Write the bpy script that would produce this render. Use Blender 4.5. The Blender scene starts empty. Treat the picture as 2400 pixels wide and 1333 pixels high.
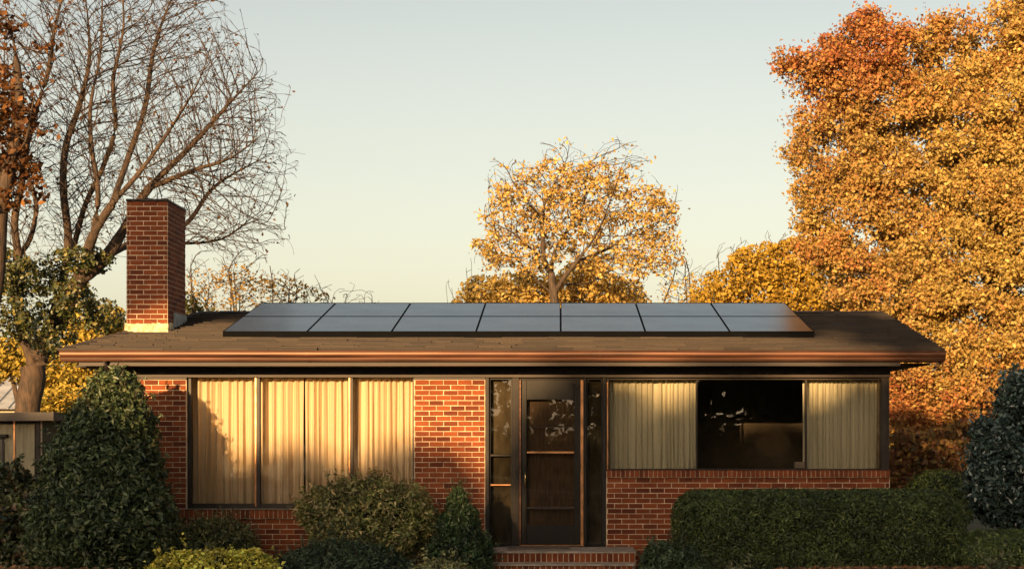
import bpy, math, random
import numpy as np
from math import sin, cos, pi, radians, sqrt

random.seed(7)
RNG = np.random.default_rng(11)
SC = bpy.context.scene
COL = SC.collection

# ------------------------------------------------------------------ camera
CAM_D = 22.6                      # metres from the lens to the house front (y = 0)
EYE = 1.85
K = 0.0002478                     # metres per picture pixel per metre of distance
cam_d = bpy.data.cameras.new("camera")
cam = bpy.data.objects.new("camera", cam_d)
COL.objects.link(cam)
cam.location = (0, -CAM_D, EYE)
cam.rotation_euler = (radians(90), 0, 0)
cam_d.sensor_width = 36
cam_d.lens = 36 / (2400 * K)
cam_d.shift_x = -112 / 2400
cam_d.shift_y = 338.5 / 2400
cam_d.clip_start = 0.1
cam_d.clip_end = 3000
SC.camera = cam

# ------------------------------------------------------------------ sky, sun, exposure
SUN_EL = radians(9.0)
SUN_AZ = radians(16.0)            # left of straight behind the camera
TO_SUN = np.array([-sin(SUN_AZ) * cos(SUN_EL), -cos(SUN_AZ) * cos(SUN_EL), sin(SUN_EL)])
world = bpy.data.worlds.new("World")
SC.world = world
world.use_nodes = True
wn, wl = world.node_tree.nodes, world.node_tree.links
wn.clear()
w_out = wn.new("ShaderNodeOutputWorld")
w_bg = wn.new("ShaderNodeBackground")
w_sky = wn.new("ShaderNodeTexSky")
w_sky.sky_type = 'NISHITA'
w_sky.sun_disc = False
w_sky.sun_elevation = SUN_EL
w_sky.sun_rotation = radians(180) + SUN_AZ
w_sky.air_density = 1.0
w_sky.dust_density = 3.0
w_sky.ozone_density = 1.0
w_hs = wn.new("ShaderNodeHueSaturation")
w_hs.inputs["Saturation"].default_value = 0.62
w_tint = wn.new("ShaderNodeMix")
w_tint.data_type = 'RGBA'
w_tint.blend_type = 'MULTIPLY'
w_tint.inputs[0].default_value = 1.0
w_tint.inputs[7].default_value = (1.05, 0.985, 0.90, 1)
wl.new(w_sky.outputs[0], w_hs.inputs["Color"])
wl.new(w_hs.outputs[0], w_tint.inputs[6])
# pale haze that thickens towards the horizon, equal in every direction
w_tc = wn.new("ShaderNodeTexCoord")
w_sep = wn.new("ShaderNodeSeparateXYZ")
w_rmp = wn.new("ShaderNodeValToRGB")
w_rmp.color_ramp.interpolation = 'EASE'
w_rmp.color_ramp.elements[0].position = 0.0
w_rmp.color_ramp.elements[0].color = (1.9, 1.68, 1.18, 1)
w_rmp.color_ramp.elements[1].position = 0.42
w_rmp.color_ramp.elements[1].color = (0.0, 0.0, 0.0, 1)
wl.new(w_tc.outputs["Generated"], w_sep.inputs[0])
wl.new(w_sep.outputs[2], w_rmp.inputs[0])
w_add = wn.new("ShaderNodeMix")
w_add.data_type = 'RGBA'
w_add.blend_type = 'ADD'
w_add.inputs[0].default_value = 1.0
wl.new(w_tint.outputs[2], w_add.inputs[6])
wl.new(w_rmp.outputs[0], w_add.inputs[7])
wl.new(w_add.outputs[2], w_bg.inputs[0])
wl.new(w_bg.outputs[0], w_out.inputs[0])
w_bg.inputs[1].default_value = 0.081

sun_d = bpy.data.lights.new("sun", 'SUN')
sun_d.energy = 5.0
sun_d.angle = radians(0.55)
sun_d.color = (1.0, 0.63, 0.28)
sun = bpy.data.objects.new("sun", sun_d)
COL.objects.link(sun)
from mathutils import Vector
sun.rotation_euler = Vector(-TO_SUN).to_track_quat('-Z', 'Y').to_euler()
sun.location = (-30, -60, 30)

SC.view_settings.view_transform = 'Standard'
SC.view_settings.look = 'None'
SC.view_settings.exposure = 1.2
SC.view_settings.gamma = 1.0
SC.view_settings.use_curve_mapping = False
SC.render.engine = 'CYCLES'
SC.cycles.max_bounces = 8
SC.cycles.diffuse_bounces = 3
SC.cycles.glossy_bounces = 3
SC.cycles.transmission_bounces = 4
SC.cycles.transparent_max_bounces = 16
SC.cycles.use_denoising = True


def P(px, py, d):
    """a point at distance d (metres in front of the lens) from photo pixel coordinates"""
    return np.array([(px - 1312) * K * d, d - CAM_D, EYE + (1005 - py) * K * d])


def PX(px, d=CAM_D):
    return (px - 1312) * K * d


def PZ(py, d=CAM_D):
    return EYE + (1005 - py) * K * d


# ------------------------------------------------------------------ object helpers
def thing(name, label, cat, loc=(0, 0, 0), group=None):
    o = bpy.data.objects.new(name, None)
    o.empty_display_size = 0.2
    COL.objects.link(o)
    o.location = loc
    o["label"] = label
    o["category"] = cat
    if group:
        o["group"] = group
    return o


def tag(o, label, cat, group=None):
    o["label"] = label
    o["category"] = cat
    if group:
        o["group"] = group
    return o


def link(name, me, parent=None, loc=None, kind=None, label=None):
    o = bpy.data.objects.new(name, me)
    COL.objects.link(o)
    if parent is not None:
        o.parent = parent
        if loc is None:
            # geometry is written in world coordinates: cancel the parents' offset
            off = Vector((0, 0, 0))
            p = parent
            while p is not None:
                off += Vector(p.location)
                p = p.parent
            loc = -off
    if loc is not None:
        o.location = loc
    if kind:
        o["kind"] = kind
    if label:
        o["label"] = label
    return o


class Geo:
    def __init__(s):
        s.v, s.f = [], []

    def add(s, vs, fs):
        b = len(s.v)
        s.v += [tuple(map(float, p)) for p in vs]
        s.f += [tuple(b + i for i in f) for f in fs]
        return s

    def box(s, x0, x1, y0, y1, z0, z1, bev=0.0):
        if bev <= 0:
            vs = [(x, y, z) for z in (z0, z1) for y in (y0, y1) for x in (x0, x1)]
            s.add(vs, [(0, 2, 3, 1), (4, 5, 7, 6), (0, 1, 5, 4), (2, 6, 7, 3), (0, 4, 6, 2), (1, 3, 7, 5)])
        else:
            b = bev
            vs = []
            # 24-vertex chamfered box
            def q(ax, sgn):
                out = []
                for a, c in ((0, 0), (1, 0), (1, 1), (0, 1)):
                    p = [0, 0, 0]
                    lo, hi = (x0, y0, z0), (x1, y1, z1)
                    oth = [i for i in range(3) if i != ax]
                    p[ax] = hi[ax] if sgn else lo[ax]
                    p[oth[0]] = hi[oth[0]] - b if a else lo[oth[0]] + b
                    p[oth[1]] = hi[oth[1]] - b if c else lo[oth[1]] + b
                    out.append(tuple(p))
                return out
            idx = {}
            for ax in range(3):
                for sg in (0, 1):
                    idx[(ax, sg)] = len(vs)
                    vs += q(ax, sg)
            fs = []
            for ax in range(3):
                for sg in (0, 1):
                    i = idx[(ax, sg)]
                    f = (i, i + 1, i + 2, i + 3)
                    flip = (sg == 0) ^ (ax == 1)
                    fs.append(f[::-1] if flip else f)
            def corner(ax, sg, o0, o1):
                return idx[(ax, sg)] + {(0, 0): 0, (1, 0): 1, (1, 1): 2, (0, 1): 3}[(o0, o1)]
            for sa in (0, 1):
                for sb in (0, 1):
                    fs.append((corner(0, sa, sb, 0), corner(0, sa, sb, 1), corner(1, sb, sa, 1), corner(1, sb, sa, 0)))
                    fs.append((corner(0, sa, 0, sb), corner(0, sa, 1, sb), corner(2, sb, sa, 1), corner(2, sb, sa, 0)))
                    fs.append((corner(1, sa, 0, sb), corner(1, sa, 1, sb), corner(2, sb, 1, sa), corner(2, sb, 0, sa)))
            for sx in (0, 1):
                for sy in (0, 1):
                    for sz in (0, 1):
                        fs.append((corner(0, sx, sy, sz), corner(1, sy, sx, sz), corner(2, sz, sx, sy)))
            s.add(vs, fs)
        return s

    def extrude_x(s, prof, x0, x1):
        n = len(prof)
        vs = [(x0, y, z) for y, z in prof] + [(x1, y, z) for y, z in prof]
        fs = [(i, (i + 1) % n, n + (i + 1) % n, n + i) for i in range(n)]
        fs += [tuple(range(n))[::-1], tuple(range(n, 2 * n))]
        return s.add(vs, fs)

    def tube(s, pts, rad, n=8, cap=True):
        pts = [np.array(p, float) for p in pts]
        if not hasattr(rad, '__len__'):
            rad = [rad] * len(pts)
        vs, fs = [], []
        for i, p in enumerate(pts):
            a = pts[max(i - 1, 0)]
            b = pts[min(i + 1, len(pts) - 1)]
            t = (b - a) / (np.linalg.norm(b - a) + 1e-9)
            ref = np.array([0, 0, 1.]) if abs(t[2]) < 0.9 else np.array([1., 0, 0])
            u = np.cross(t, ref); u /= np.linalg.norm(u)
            w = np.cross(t, u)
            for k in range(n):
                an = 2 * pi * k / n
                vs.append(p + rad[i] * (cos(an) * u + sin(an) * w))
        for i in range(len(pts) - 1):
            for k in range(n):
                k2 = (k + 1) % n
                fs.append((i * n + k, i * n + k2, (i + 1) * n + k2, (i + 1) * n + k))
        if cap:
            fs.append(tuple(range(n)))
            fs.append(tuple(range((len(pts) - 1) * n, len(pts) * n))[::-1])
        return s.add(vs, fs)

    def build(s, name, mat, parent=None, smooth=False, kind=None, label=None):
        me = bpy.data.meshes.new(name)
        me.from_pydata(s.v, [], s.f)
        me.materials.append(mat)
        import bmesh
        bm = bmesh.new(); bm.from_mesh(me)
        bmesh.ops.recalc_face_normals(bm, faces=bm.faces)
        bm.to_mesh(me); bm.free()
        if smooth:
            me.polygons.foreach_set("use_smooth", [True] * len(me.polygons))
        return link(name, me, parent, kind=kind, label=label)


def np_mesh(name, verts, faces, mat, colors=None, smooth=False):
    """fast mesh of equal-sized faces from numpy arrays"""
    me = bpy.data.meshes.new(name)
    nv, (nf, k) = len(verts), faces.shape
    me.vertices.add(nv)
    me.vertices.foreach_set("co", np.ascontiguousarray(verts, dtype=np.float32).ravel())
    me.loops.add(nf * k)
    me.loops.foreach_set("vertex_index", np.ascontiguousarray(faces, dtype=np.int32).ravel())
    me.polygons.add(nf)
    me.polygons.foreach_set("loop_start", np.arange(0, nf * k, k, dtype=np.int32))
    me.polygons.foreach_set("loop_total", np.full(nf, k, dtype=np.int32))
    if smooth:
        me.polygons.foreach_set("use_smooth", np.ones(nf, dtype=bool))
    if colors is not None:
        at = me.color_attributes.new("tint", 'FLOAT_COLOR', 'POINT')
        c4 = np.ones((nv, 4), np.float32)
        c4[:, :3] = colors
        at.data.foreach_set("color", c4.ravel())
    me.update()
    me.validate()
    me.materials.append(mat)
    return me


# ------------------------------------------------------------------ materials
MATS = {}


def new_mat(name):
    m = bpy.data.materials.new(name)
    m.use_nodes = True
    n = m.node_tree.nodes
    b = n["Principled BSDF"]
    MATS[name] = m
    return m, n, m.node_tree.links, b


def ramp(n, stops):
    r = n.new("ShaderNodeValToRGB")
    e = r.color_ramp.elements
    while len(e) < len(stops):
        e.new(0.5)
    for el, (p, c) in zip(e, stops):
        el.position = p
        el.color = (*c, 1)
    return r


def plain(name, col, rough=0.6, noise=0.15, scale=6.0, metal=0.0, bump=0.0, bscale=60.0, spec=0.5, stretch=None):
    m, n, l, b = new_mat(name)
    tc = n.new("ShaderNodeTexCoord")
    mp = n.new("ShaderNodeMapping")
    if stretch:
        mp.inputs["Scale"].default_value = stretch
    l.new(tc.outputs["Object"], mp.inputs[0])
    nz = n.new("ShaderNodeTexNoise")
    nz.inputs["Scale"].default_value = scale
    nz.inputs["Detail"].default_value = 6
    l.new(mp.outputs[0], nz.inputs[0])
    c0 = [max(0, c * (1 - 2 * noise)) for c in col]
    c1 = [min(1, c * (1 + 2 * noise)) for c in col]
    r = ramp(n, [(0.3, c0), (0.7, c1)])
    l.new(nz.outputs[0], r.inputs[0])
    l.new(r.outputs[0], b.inputs["Base Color"])
    b.inputs["Roughness"].default_value = rough
    b.inputs["Metallic"].default_value = metal
    b.inputs["Specular IOR Level"].default_value = spec
    if bump > 0:
        n2 = n.new("ShaderNodeTexNoise")
        n2.inputs["Scale"].default_value = bscale
        n2.inputs["Detail"].default_value = 4
        l.new(mp.outputs[0], n2.inputs[0])
        bp = n.new("ShaderNodeBump")
        bp.inputs["Strength"].default_value = bump
        bp.inputs["Distance"].default_value = 0.01
        l.new(n2.outputs[0], bp.inputs["Height"])
        l.new(bp.outputs[0], b.inputs["Normal"])
    return m


def brick_mat():
    m, n, l, b = new_mat("brick")
    oi = n.new("ShaderNodeObjectInfo")
    ge = n.new("ShaderNodeNewGeometry")
    ad = n.new("ShaderNodeMath"); ad.operation = 'ADD'
    fr = n.new("ShaderNodeMath"); fr.operation = 'FRACT'
    l.new(oi.outputs["Random"], ad.inputs[0])
    l.new(ge.outputs["Random Per Island"], ad.inputs[1])
    l.new(ad.outputs[0], fr.inputs[0])
    r = ramp(n, [(0.0, (0.115, 0.027, 0.012)), (0.2, (0.200, 0.047, 0.017)), (0.6, (0.245, 0.059, 0.019)),
                 (0.85, (0.29, 0.075, 0.024)), (1.0, (0.16, 0.039, 0.016))])
    l.new(fr.outputs[0], r.inputs[0])
    nz = n.new("ShaderNodeTexNoise")
    nz.inputs["Scale"].default_value = 38
    nz.inputs["Detail"].default_value = 7
    nz.inputs["Roughness"].default_value = 0.7
    l.new(ge.outputs["Position"], nz.inputs[0])
    nr = ramp(n, [(0.25, (0.62, 0.6, 0.6)), (0.6, (1.0, 1.0, 1.0)), (0.85, (1.25, 1.2, 1.15))])
    l.new(nz.outputs[0], nr.inputs[0])
    mx = n.new("ShaderNodeMix"); mx.data_type = 'RGBA'; mx.blend_type = 'MULTIPLY'
    mx.inputs[0].default_value = 0.8
    l.new(r.outputs[0], mx.inputs[6]); l.new(nr.outputs[0], mx.inputs[7])
    # large soft weathering
    n3 = n.new("ShaderNodeTexNoise"); n3.inputs["Scale"].default_value = 2.2
    l.new(ge.outputs["Position"], n3.inputs[0])
    r3 = ramp(n, [(0.3, (0.72, 0.70, 0.70)), (0.7, (1.08, 1.05, 1.0))])
    l.new(n3.outputs[0], r3.inputs[0])
    m2 = n.new("ShaderNodeMix"); m2.data_type = 'RGBA'; m2.blend_type = 'MULTIPLY'; m2.inputs[0].default_value = 1
    l.new(mx.outputs[2], m2.inputs[6]); l.new(r3.outputs[0], m2.inputs[7])
    l.new(m2.outputs[2], b.inputs["Base Color"])
    b.inputs["Roughness"].default_value = 0.8
    b.inputs["Specular IOR Level"].default_value = 0.2
    bp = n.new("ShaderNodeBump"); bp.inputs["Strength"].default_value = 0.5; bp.inputs["Distance"].default_value = 0.004
    l.new(nz.outputs[0], bp.inputs["Height"]); l.new(bp.outputs[0], b.inputs["Normal"])
    return m


def leaf_mat(name, rough=0.5, trans=0.35, spec=0.3):
    m, n, l, b = new_mat(name)
    at = n.new("ShaderNodeAttribute"); at.attribute_name = "tint"
    l.new(at.outputs["Color"], b.inputs["Base Color"])
    b.inputs["Roughness"].default_value = rough
    b.inputs["Specular IOR Level"].default_value = spec
    if trans > 0:
        tr = n.new("ShaderNodeBsdfTranslucent")
        l.new(at.outputs["Color"], tr.inputs[0])
        mx = n.new("ShaderNodeMixShader"); mx.inputs[0].default_value = trans
        l.new(b.outputs[0], mx.inputs[1]); l.new(tr.outputs[0], mx.inputs[2])
        l.new(mx.outputs[0], n["Material Output"].inputs[0])
    return m


def glass_mat(name, tint=(0.96, 0.97, 0.95), wav=0.02, ior=1.5, gain=2.0):
    """thin window glass: see-through with a Fresnel reflection"""
    m, n, l, b = new_mat(name)
    n.remove(b)
    t = n.new("ShaderNodeBsdfTransparent"); t.inputs[0].default_value = (*tint, 1)
    g = n.new("ShaderNodeBsdfGlossy"); g.inputs["Roughness"].default_value = 0.01
    g.inputs["Color"].default_value = (0.95, 0.95, 0.93, 1)
    f = n.new("ShaderNodeFresnel"); f.inputs[0].default_value = ior
    mu = n.new("ShaderNodeMath"); mu.operation = 'MULTIPLY'; mu.inputs[1].default_value = gain; mu.use_clamp = True
    l.new(f.outputs[0], mu.inputs[0])
    mx = n.new("ShaderNodeMixShader")
    l.new(mu.outputs[0], mx.inputs[0]); l.new(t.outputs[0], mx.inputs[1]); l.new(g.outputs[0], mx.inputs[2])
    l.new(mx.outputs[0], n["Material Output"].inputs[0])
    tc = n.new("ShaderNodeTexCoord")
    nz = n.new("ShaderNodeTexNoise"); nz.inputs["Scale"].default_value = 1.4; nz.inputs["Detail"].default_value = 1
    l.new(tc.outputs["Object"], nz.inputs[0])
    bp = n.new("ShaderNodeBump"); bp.inputs["Strength"].default_value = wav; bp.inputs["Distance"].default_value = 0.3
    l.new(nz.outputs[0], bp.inputs["Height"]); l.new(bp.outputs[0], g.inputs["Normal"])
    return m


def shingle_mat():
    m, n, l, b = new_mat("shingle")
    ge = n.new("ShaderNodeNewGeometry")
    r = ramp(n, [(0.0, (0.017, 0.011, 0.007)), (0.35, (0.024, 0.015, 0.010)), (0.7, (0.031, 0.020, 0.013)), (1.0, (0.042, 0.028, 0.019))])
    l.new(ge.outputs["Random Per Island"], r.inputs[0])
    nz = n.new("ShaderNodeTexNoise"); nz.inputs["Scale"].default_value = 90; nz.inputs["Detail"].default_value = 3
    l.new(ge.outputs["Position"], nz.inputs[0])
    nr = ramp(n, [(0.3, (0.65, 0.65, 0.65)), (0.7, (1.3, 1.25, 1.2))])
    l.new(nz.outputs[0], nr.inputs[0])
    mx = n.new("ShaderNodeMix"); mx.data_type = 'RGBA'; mx.blend_type = 'MULTIPLY'; mx.inputs[0].default_value = 1
    l.new(r.outputs[0], mx.inputs[6]); l.new(nr.outputs[0], mx.inputs[7])
    l.new(mx.outputs[2], b.inputs["Base Color"])
    b.inputs["Roughness"].default_value = 0.7
    bp = n.new("ShaderNodeBump"); bp.inputs["Strength"].default_value = 0.6; bp.inputs["Distance"].default_value = 0.004
    l.new(nz.outputs[0], bp.inputs["Height"]); l.new(bp.outputs[0], b.inputs["Normal"])
    return m


def bark_mat(name, c0, c1):
    m, n, l, b = new_mat(name)
    ge = n.new("ShaderNodeNewGeometry")
    mp = n.new("ShaderNodeMapping"); mp.inputs["Scale"].default_value = (14, 14, 3)
    l.new(ge.outputs["Position"], mp.inputs[0])
    nz = n.new("ShaderNodeTexNoise"); nz.inputs["Scale"].default_value = 1.5; nz.inputs["Detail"].default_value = 6
    nz.inputs["Distortion"].default_value = 0.6
    l.new(mp.outputs[0], nz.inputs[0])
    r = ramp(n, [(0.35, c0), (0.65, c1)])
    l.new(nz.outputs[0], r.inputs[0]); l.new(r.outputs[0], b.inputs["Base Color"])
    b.inputs["Roughness"].default_value = 0.85
    bp = n.new("ShaderNodeBump"); bp.inputs["Strength"].default_value = 0.8; bp.inputs["Distance"].default_value = 0.02
    l.new(nz.outputs[0], bp.inputs["Height"]); l.new(bp.outputs[0], b.inputs["Normal"])
    return m


def solar_mat():
    m, n, l, b = new_mat("solar_glass")
    tc = n.new("ShaderNodeTexCoord")
    bt = n.new("ShaderNodeTexBrick")
    bt.offset = 0
    bt.inputs["Color1"].default_value = (0.010, 0.012, 0.017, 1)
    bt.inputs["Color2"].default_value = (0.012, 0.014, 0.020, 1)
    bt.inputs["Mortar"].default_value = (0.020, 0.022, 0.026, 1)
    bt.inputs["Scale"].default_value = 1.0
    bt.inputs["Mortar Size"].default_value = 0.002
    bt.inputs["Brick Width"].default_value = 0.18
    bt.inputs["Row Height"].default_value = 0.09
    l.new(tc.outputs["Object"], bt.inputs[0])
    l.new(bt.outputs[0], b.inputs["Base Color"])
    nz = n.new("ShaderNodeTexNoise"); nz.inputs["Scale"].default_value = 1.3; nz.inputs["Detail"].default_value = 5
    l.new(tc.outputs["Object"], nz.inputs[0])
    r = ramp(n, [(0.3, (0.16,) * 3), (0.75, (0.22,) * 3)])
    l.new(nz.outputs[0], r.inputs[0])
    l.new(r.outputs[0], b.inputs["Roughness"])
    b.inputs["IOR"].default_value = 1.42
    b.inputs["Specular IOR Level"].default_value = 0.5
    return m


M_BRICK = brick_mat()
M_MORTAR = plain("mortar", (0.58, 0.43, 0.28), 0.9, 0.2, 9, bump=0.5, bscale=120)
M_SHINGLE = shingle_mat()
M_GUTTER = plain("gutter_paint", (0.10, 0.040, 0.021), 0.5, 0.3, 2.0, metal=0.4, stretch=(0.5, 6, 12), bump=0.12, bscale=3.0)
M_TRIM = plain("dark_trim", (0.018, 0.012, 0.009), 0.55, 0.2, 5, bump=0.1, spec=0.25)
M_FRIEZE = plain("frieze_paint", (0.028, 0.015, 0.010), 0.6, 0.2, 3, bump=0.15, stretch=(0.4, 3, 3))
M_FRAME = plain("window_frame_paint", (0.026, 0.017, 0.012), 0.5, 0.2, 5, spec=0.3)
M_SILL = plain("sill_metal", (0.20, 0.16, 0.12), 0.5, 0.2, 7)
M_BRONZE_GLINT = plain("bronze_and_glint", (0.42, 0.20, 0.09), 0.3, 0.2, 7, metal=0.7)  # bronze parts; also paints sunlit edges on jamb, window and door bar
M_DOOR = plain("door_paint", (0.012, 0.009, 0.007), 0.45, 0.2, 4, bump=0.1, spec=0.2)
M_BRASS = plain("brass", (0.55, 0.38, 0.16), 0.3, 0.15, 10, metal=1.0)
M_GLASS = glass_mat("window_glass")
M_DOORGLASS = glass_mat("door_glass", (0.55, 0.51, 0.44), 0.004, 1.5, 1.0)
M_CURTAIN = leaf_mat("curtain_fabric", 0.9, 0.18, 0.1)
M_ROOM = plain("room_wall", (0.085, 0.062, 0.042), 0.9, 0.1, 2)
M_BACKING = plain("grey_backing", (0.10, 0.088, 0.068), 0.9, 0.35, 3, stretch=(2, 1, 1))  # grey tone that lifts the sidelights from black
M_CONC = plain("concrete", (0.34, 0.27, 0.21), 0.85, 0.2, 8, bump=0.3)
M_SOLAR = solar_mat()
M_SOLARFRAME = plain("solar_frame", (0.003, 0.003, 0.0035), 0.8, 0.1, 5, spec=0.05)
M_FLASH = plain("flashing", (0.62, 0.48, 0.28), 0.8, 0.3, 14, bump=0.4)
M_LEAD = plain("lead_flashing", (0.32, 0.32, 0.31), 0.5, 0.2, 10, metal=0.3)
M_BARK = bark_mat("bark", (0.026, 0.017, 0.011), (0.080, 0.047, 0.028))
M_BARKD = bark_mat("bark_dark", (0.030, 0.020, 0.014), (0.085, 0.055, 0.035))
M_GOLD = leaf_mat("autumn_leaf", 0.55, 0.38, 0.25)
M_EVER = leaf_mat("evergreen_leaf", 0.42, 0.15, 0.45)
M_GLOSSY = leaf_mat("glossy_leaf", 0.25, 0.08, 0.7)
M_CORE = plain("shrub_dark_core", (0.012, 0.016, 0.008), 0.95, 0.3, 20)  # near-black, for the light-blocking cores inside the foliage
M_SHEDWALL = plain("shed_panel", (0.21, 0.18, 0.115), 0.7, 0.15, 4, stretch=(6, 6, 0.6))
M_SHEDROOF = plain("shed_roof", (0.035, 0.023, 0.016), 0.6, 0.2, 5)
M_METALROOF = plain("metal_roof", (0.42, 0.42, 0.42), 0.45, 0.12, 3, metal=0.2)
M_NEIGHBOUR = plain("neighbour_wall", (0.35, 0.28, 0.20), 0.8, 0.1, 3)
M_MAT = plain("doormat", (0.15, 0.11, 0.08), 0.95, 0.3, 60, bump=0.6, bscale=200)


def ground_mat():
    m, n, l, b = new_mat("ground_soil_grass")
    ge = n.new("ShaderNodeNewGeometry")
    nz = n.new("ShaderNodeTexNoise"); nz.inputs["Scale"].default_value = 1.1; nz.inputs["Detail"].default_value = 10
    l.new(ge.outputs["Position"], nz.inputs[0])
    r = ramp(n, [(0.3, (0.030, 0.040, 0.014)), (0.5, (0.05, 0.055, 0.02)), (0.62, (0.08, 0.06, 0.03)), (0.75, (0.10, 0.065, 0.035))])
    l.new(nz.outputs[0], r.inputs[0]); l.new(r.outputs[0], b.inputs["Base Color"])
    b.inputs["Roughness"].default_value = 0.95
    n2 = n.new("ShaderNodeTexNoise"); n2.inputs["Scale"].default_value = 40; n2.inputs["Detail"].default_value = 6
    l.new(ge.outputs["Position"], n2.inputs[0])
    bp = n.new("ShaderNodeBump"); bp.inputs["Strength"].default_value = 0.8; bp.inputs["Distance"].default_value = 0.05
    l.new(n2.outputs[0], bp.inputs["Height"]); l.new(bp.outputs[0], b.inputs["Normal"])
    return m


# ------------------------------------------------------------------ ground
def ground_z(x, y):
    """flat lawn with a low planting-bed mound along the front of the hedges"""
    a = np.exp(-((np.asarray(y, float) + 3.3) / 0.75) ** 2)
    bx = 1 / (1 + np.exp(-(np.asarray(x, float) - 1.9) * 4)) + 1 / (1 + np.exp((np.asarray(x, float) + 4.6) * 4))
    return 0.245 * a * np.clip(bx, 0, 1)


gx = np.unique(np.concatenate([np.linspace(-1500, -12, 20), np.linspace(-12, 12, 97), np.linspace(12, 1500, 20)]))
gy = np.unique(np.concatenate([np.linspace(-900, -8, 16), np.linspace(-8, 0, 41), np.linspace(0, 2000, 24)]))
GX, GY = np.meshgrid(gx, gy)
GV = np.stack([GX.ravel(), GY.ravel(), ground_z(GX, GY).ravel()], 1)
ii, jj = np.meshgrid(np.arange(len(gx) - 1), np.arange(len(gy) - 1))
q0 = (jj * len(gx) + ii).ravel()
GF = np.stack([q0, q0 + 1, q0 + 1 + len(gx), q0 + len(gx)], 1)
g_ob = link("ground", np_mesh("ground", GV, GF, ground_mat(), smooth=True))
g_ob["kind"] = "structure"

# street in front of the garden, behind the viewer, with a kerb and a pavement
M_ASPH = plain("asphalt", (0.05, 0.048, 0.046), 0.9, 0.2, 8, bump=0.4)
road = Geo().box(-120, 120, -33, -26, -0.2, 0.006).build("road", M_ASPH)
road["kind"] = "structure"
pave = Geo().box(-120, 120, -26, -24.2, -0.2, 0.12).build("pavement", M_CONC)
pave["kind"] = "structure"

# ------------------------------------------------------------------ house
XL, XR = -5.79, 4.33               # wall corners
Z_FLOOR = 0.32
Z_SOFFIT = 2.66
CRS = 2.494 / 37                   # brick course
JOINT = 0.0082
MOD = 0.187
EAVE_Y, RIDGE_Y, BACK_Y = -0.6, 3.5, 7.0
Z_EAVE, Z_RIDGE = 2.858, 3.609
SLOPE = (Z_RIDGE - Z_EAVE) / (RIDGE_Y - EAVE_Y)
RX0, RX1, HIP_X = -6.39, 4.90, -5.446

house = thing("brick_house", "low red brick bungalow with dark shingle roof and wide picture windows", "house", (0, 0, 0))

W1L, W1R, W1T, W1B = PX(437), PX(970), PZ(882), PZ(1191)
EL, ER = PX(1137), PX(1421)
W2L, W2R, W2T, W2B = PX(1421), PX(2080), PZ(884), 18 * CRS + 0.098

# brick pieces -----------------------------------------------------
BRICK_ME = {}


def brick_geo(g, w, h, origin, axu, axn, proud=0.006, depth=0.05, ch=0.004):
    """brick seen face-on: width axis axu, outward normal axn, origin at the middle of the mortar face"""
    u, nrm, up = np.array(axu, float), np.array(axn, float), np.array([0, 0, 1.0])
    o = np.array(origin, float)
    vs = []
    for off, ins in ((-depth, 0), (proud - ch, 0), (proud, ch)):
        for sx, sz in ((-1, -1), (1, -1), (1, 1), (-1, 1)):
            vs.append(o + u * sx * (w / 2 - ins) + up * sz * (h / 2 - ins) + nrm * off)
    fs = [(8, 9, 10, 11)]
    for k in range(4):
        k2 = (k + 1) % 4
        fs.append((4 + k, 4 + k2, 8 + k2, 8 + k))
        fs.append((k, k2, 4 + k2, 4 + k))
    g.add(vs, fs)


def brick_mesh(w, h):
    key = (round(w, 3), round(h, 3))
    if key not in BRICK_ME:
        g = Geo()
        brick_geo(g, key[0], key[1], (0, 0, 0), (1, 0, 0), (0, -1, 0))
        me = bpy.data.meshes.new("brick")
        me.from_pydata(g.v, [], g.f)
        me.materials.append(M_BRICK)
        BRICK_ME[key] = me
    return BRICK_ME[key]


def courses(u0, u1, z0, nrow, shift=0):
    """running bond: list of (centre_u, centre_z, width, height)"""
    out = []
    for r in range(nrow):
        zc = z0 + (r + 0.5) * CRS
        off = (0.5 * MOD if (r + shift) % 2 else 0) - 0.03
        k = math.floor((u0 - off) / MOD)
        u = off + k * MOD
        while u < u1 - 0.001:
            a, b = max(u, u0), min(u + MOD, u1)
            if b - a > 0.03:
                jw = random.uniform(-0.002, 0.002)
                out.append(((a + b) / 2 + jw, zc + random.uniform(-0.0012, 0.0012), b - a - JOINT, CRS - JOINT))
            u += MOD
    return out


front_wall = Geo()
# mortar bodies of the front wall (bricks stand 6 mm proud of them)
front_wall.box(XL, W1L, 0, 0.22, 0, 37 * CRS)                      # left of the big window
front_wall.box(W1L, W1R, 0, 0.22, 0, 10 * CRS)                     # under the big window
front_wall.box(W1R, EL, 0, 0.22, 0, 37 * CRS)                      # pier between window and entry
front_wall.box(ER, XR, 0, 0.22, 0, 18 * CRS)                       # under the right window
wall_o = front_wall.build("front_wall", M_MORTAR, house)

single, rest = [], Geo()


def seen(u, z):
    px = 1312 + u / (K * CAM_D)
    py = 1005 - (z - EYE) / (K * CAM_D)
    if 975 < px < 1137 and 888 < py < 1150:
        return 3
    if 1060 < px < 1137 and py < 1250:
        return 1
    if 1421 < px < 1590 and 1120 < py < 1285:
        return 2
    if 1590 <= px < 2085 and 1120 < py < 1140:
        return 2
    if 385 < px < 437 and 890 < py < 1180:
        return 2
    if 610 < px < 715 and 1215 < py < 1300:
        return 2
    return 0


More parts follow.
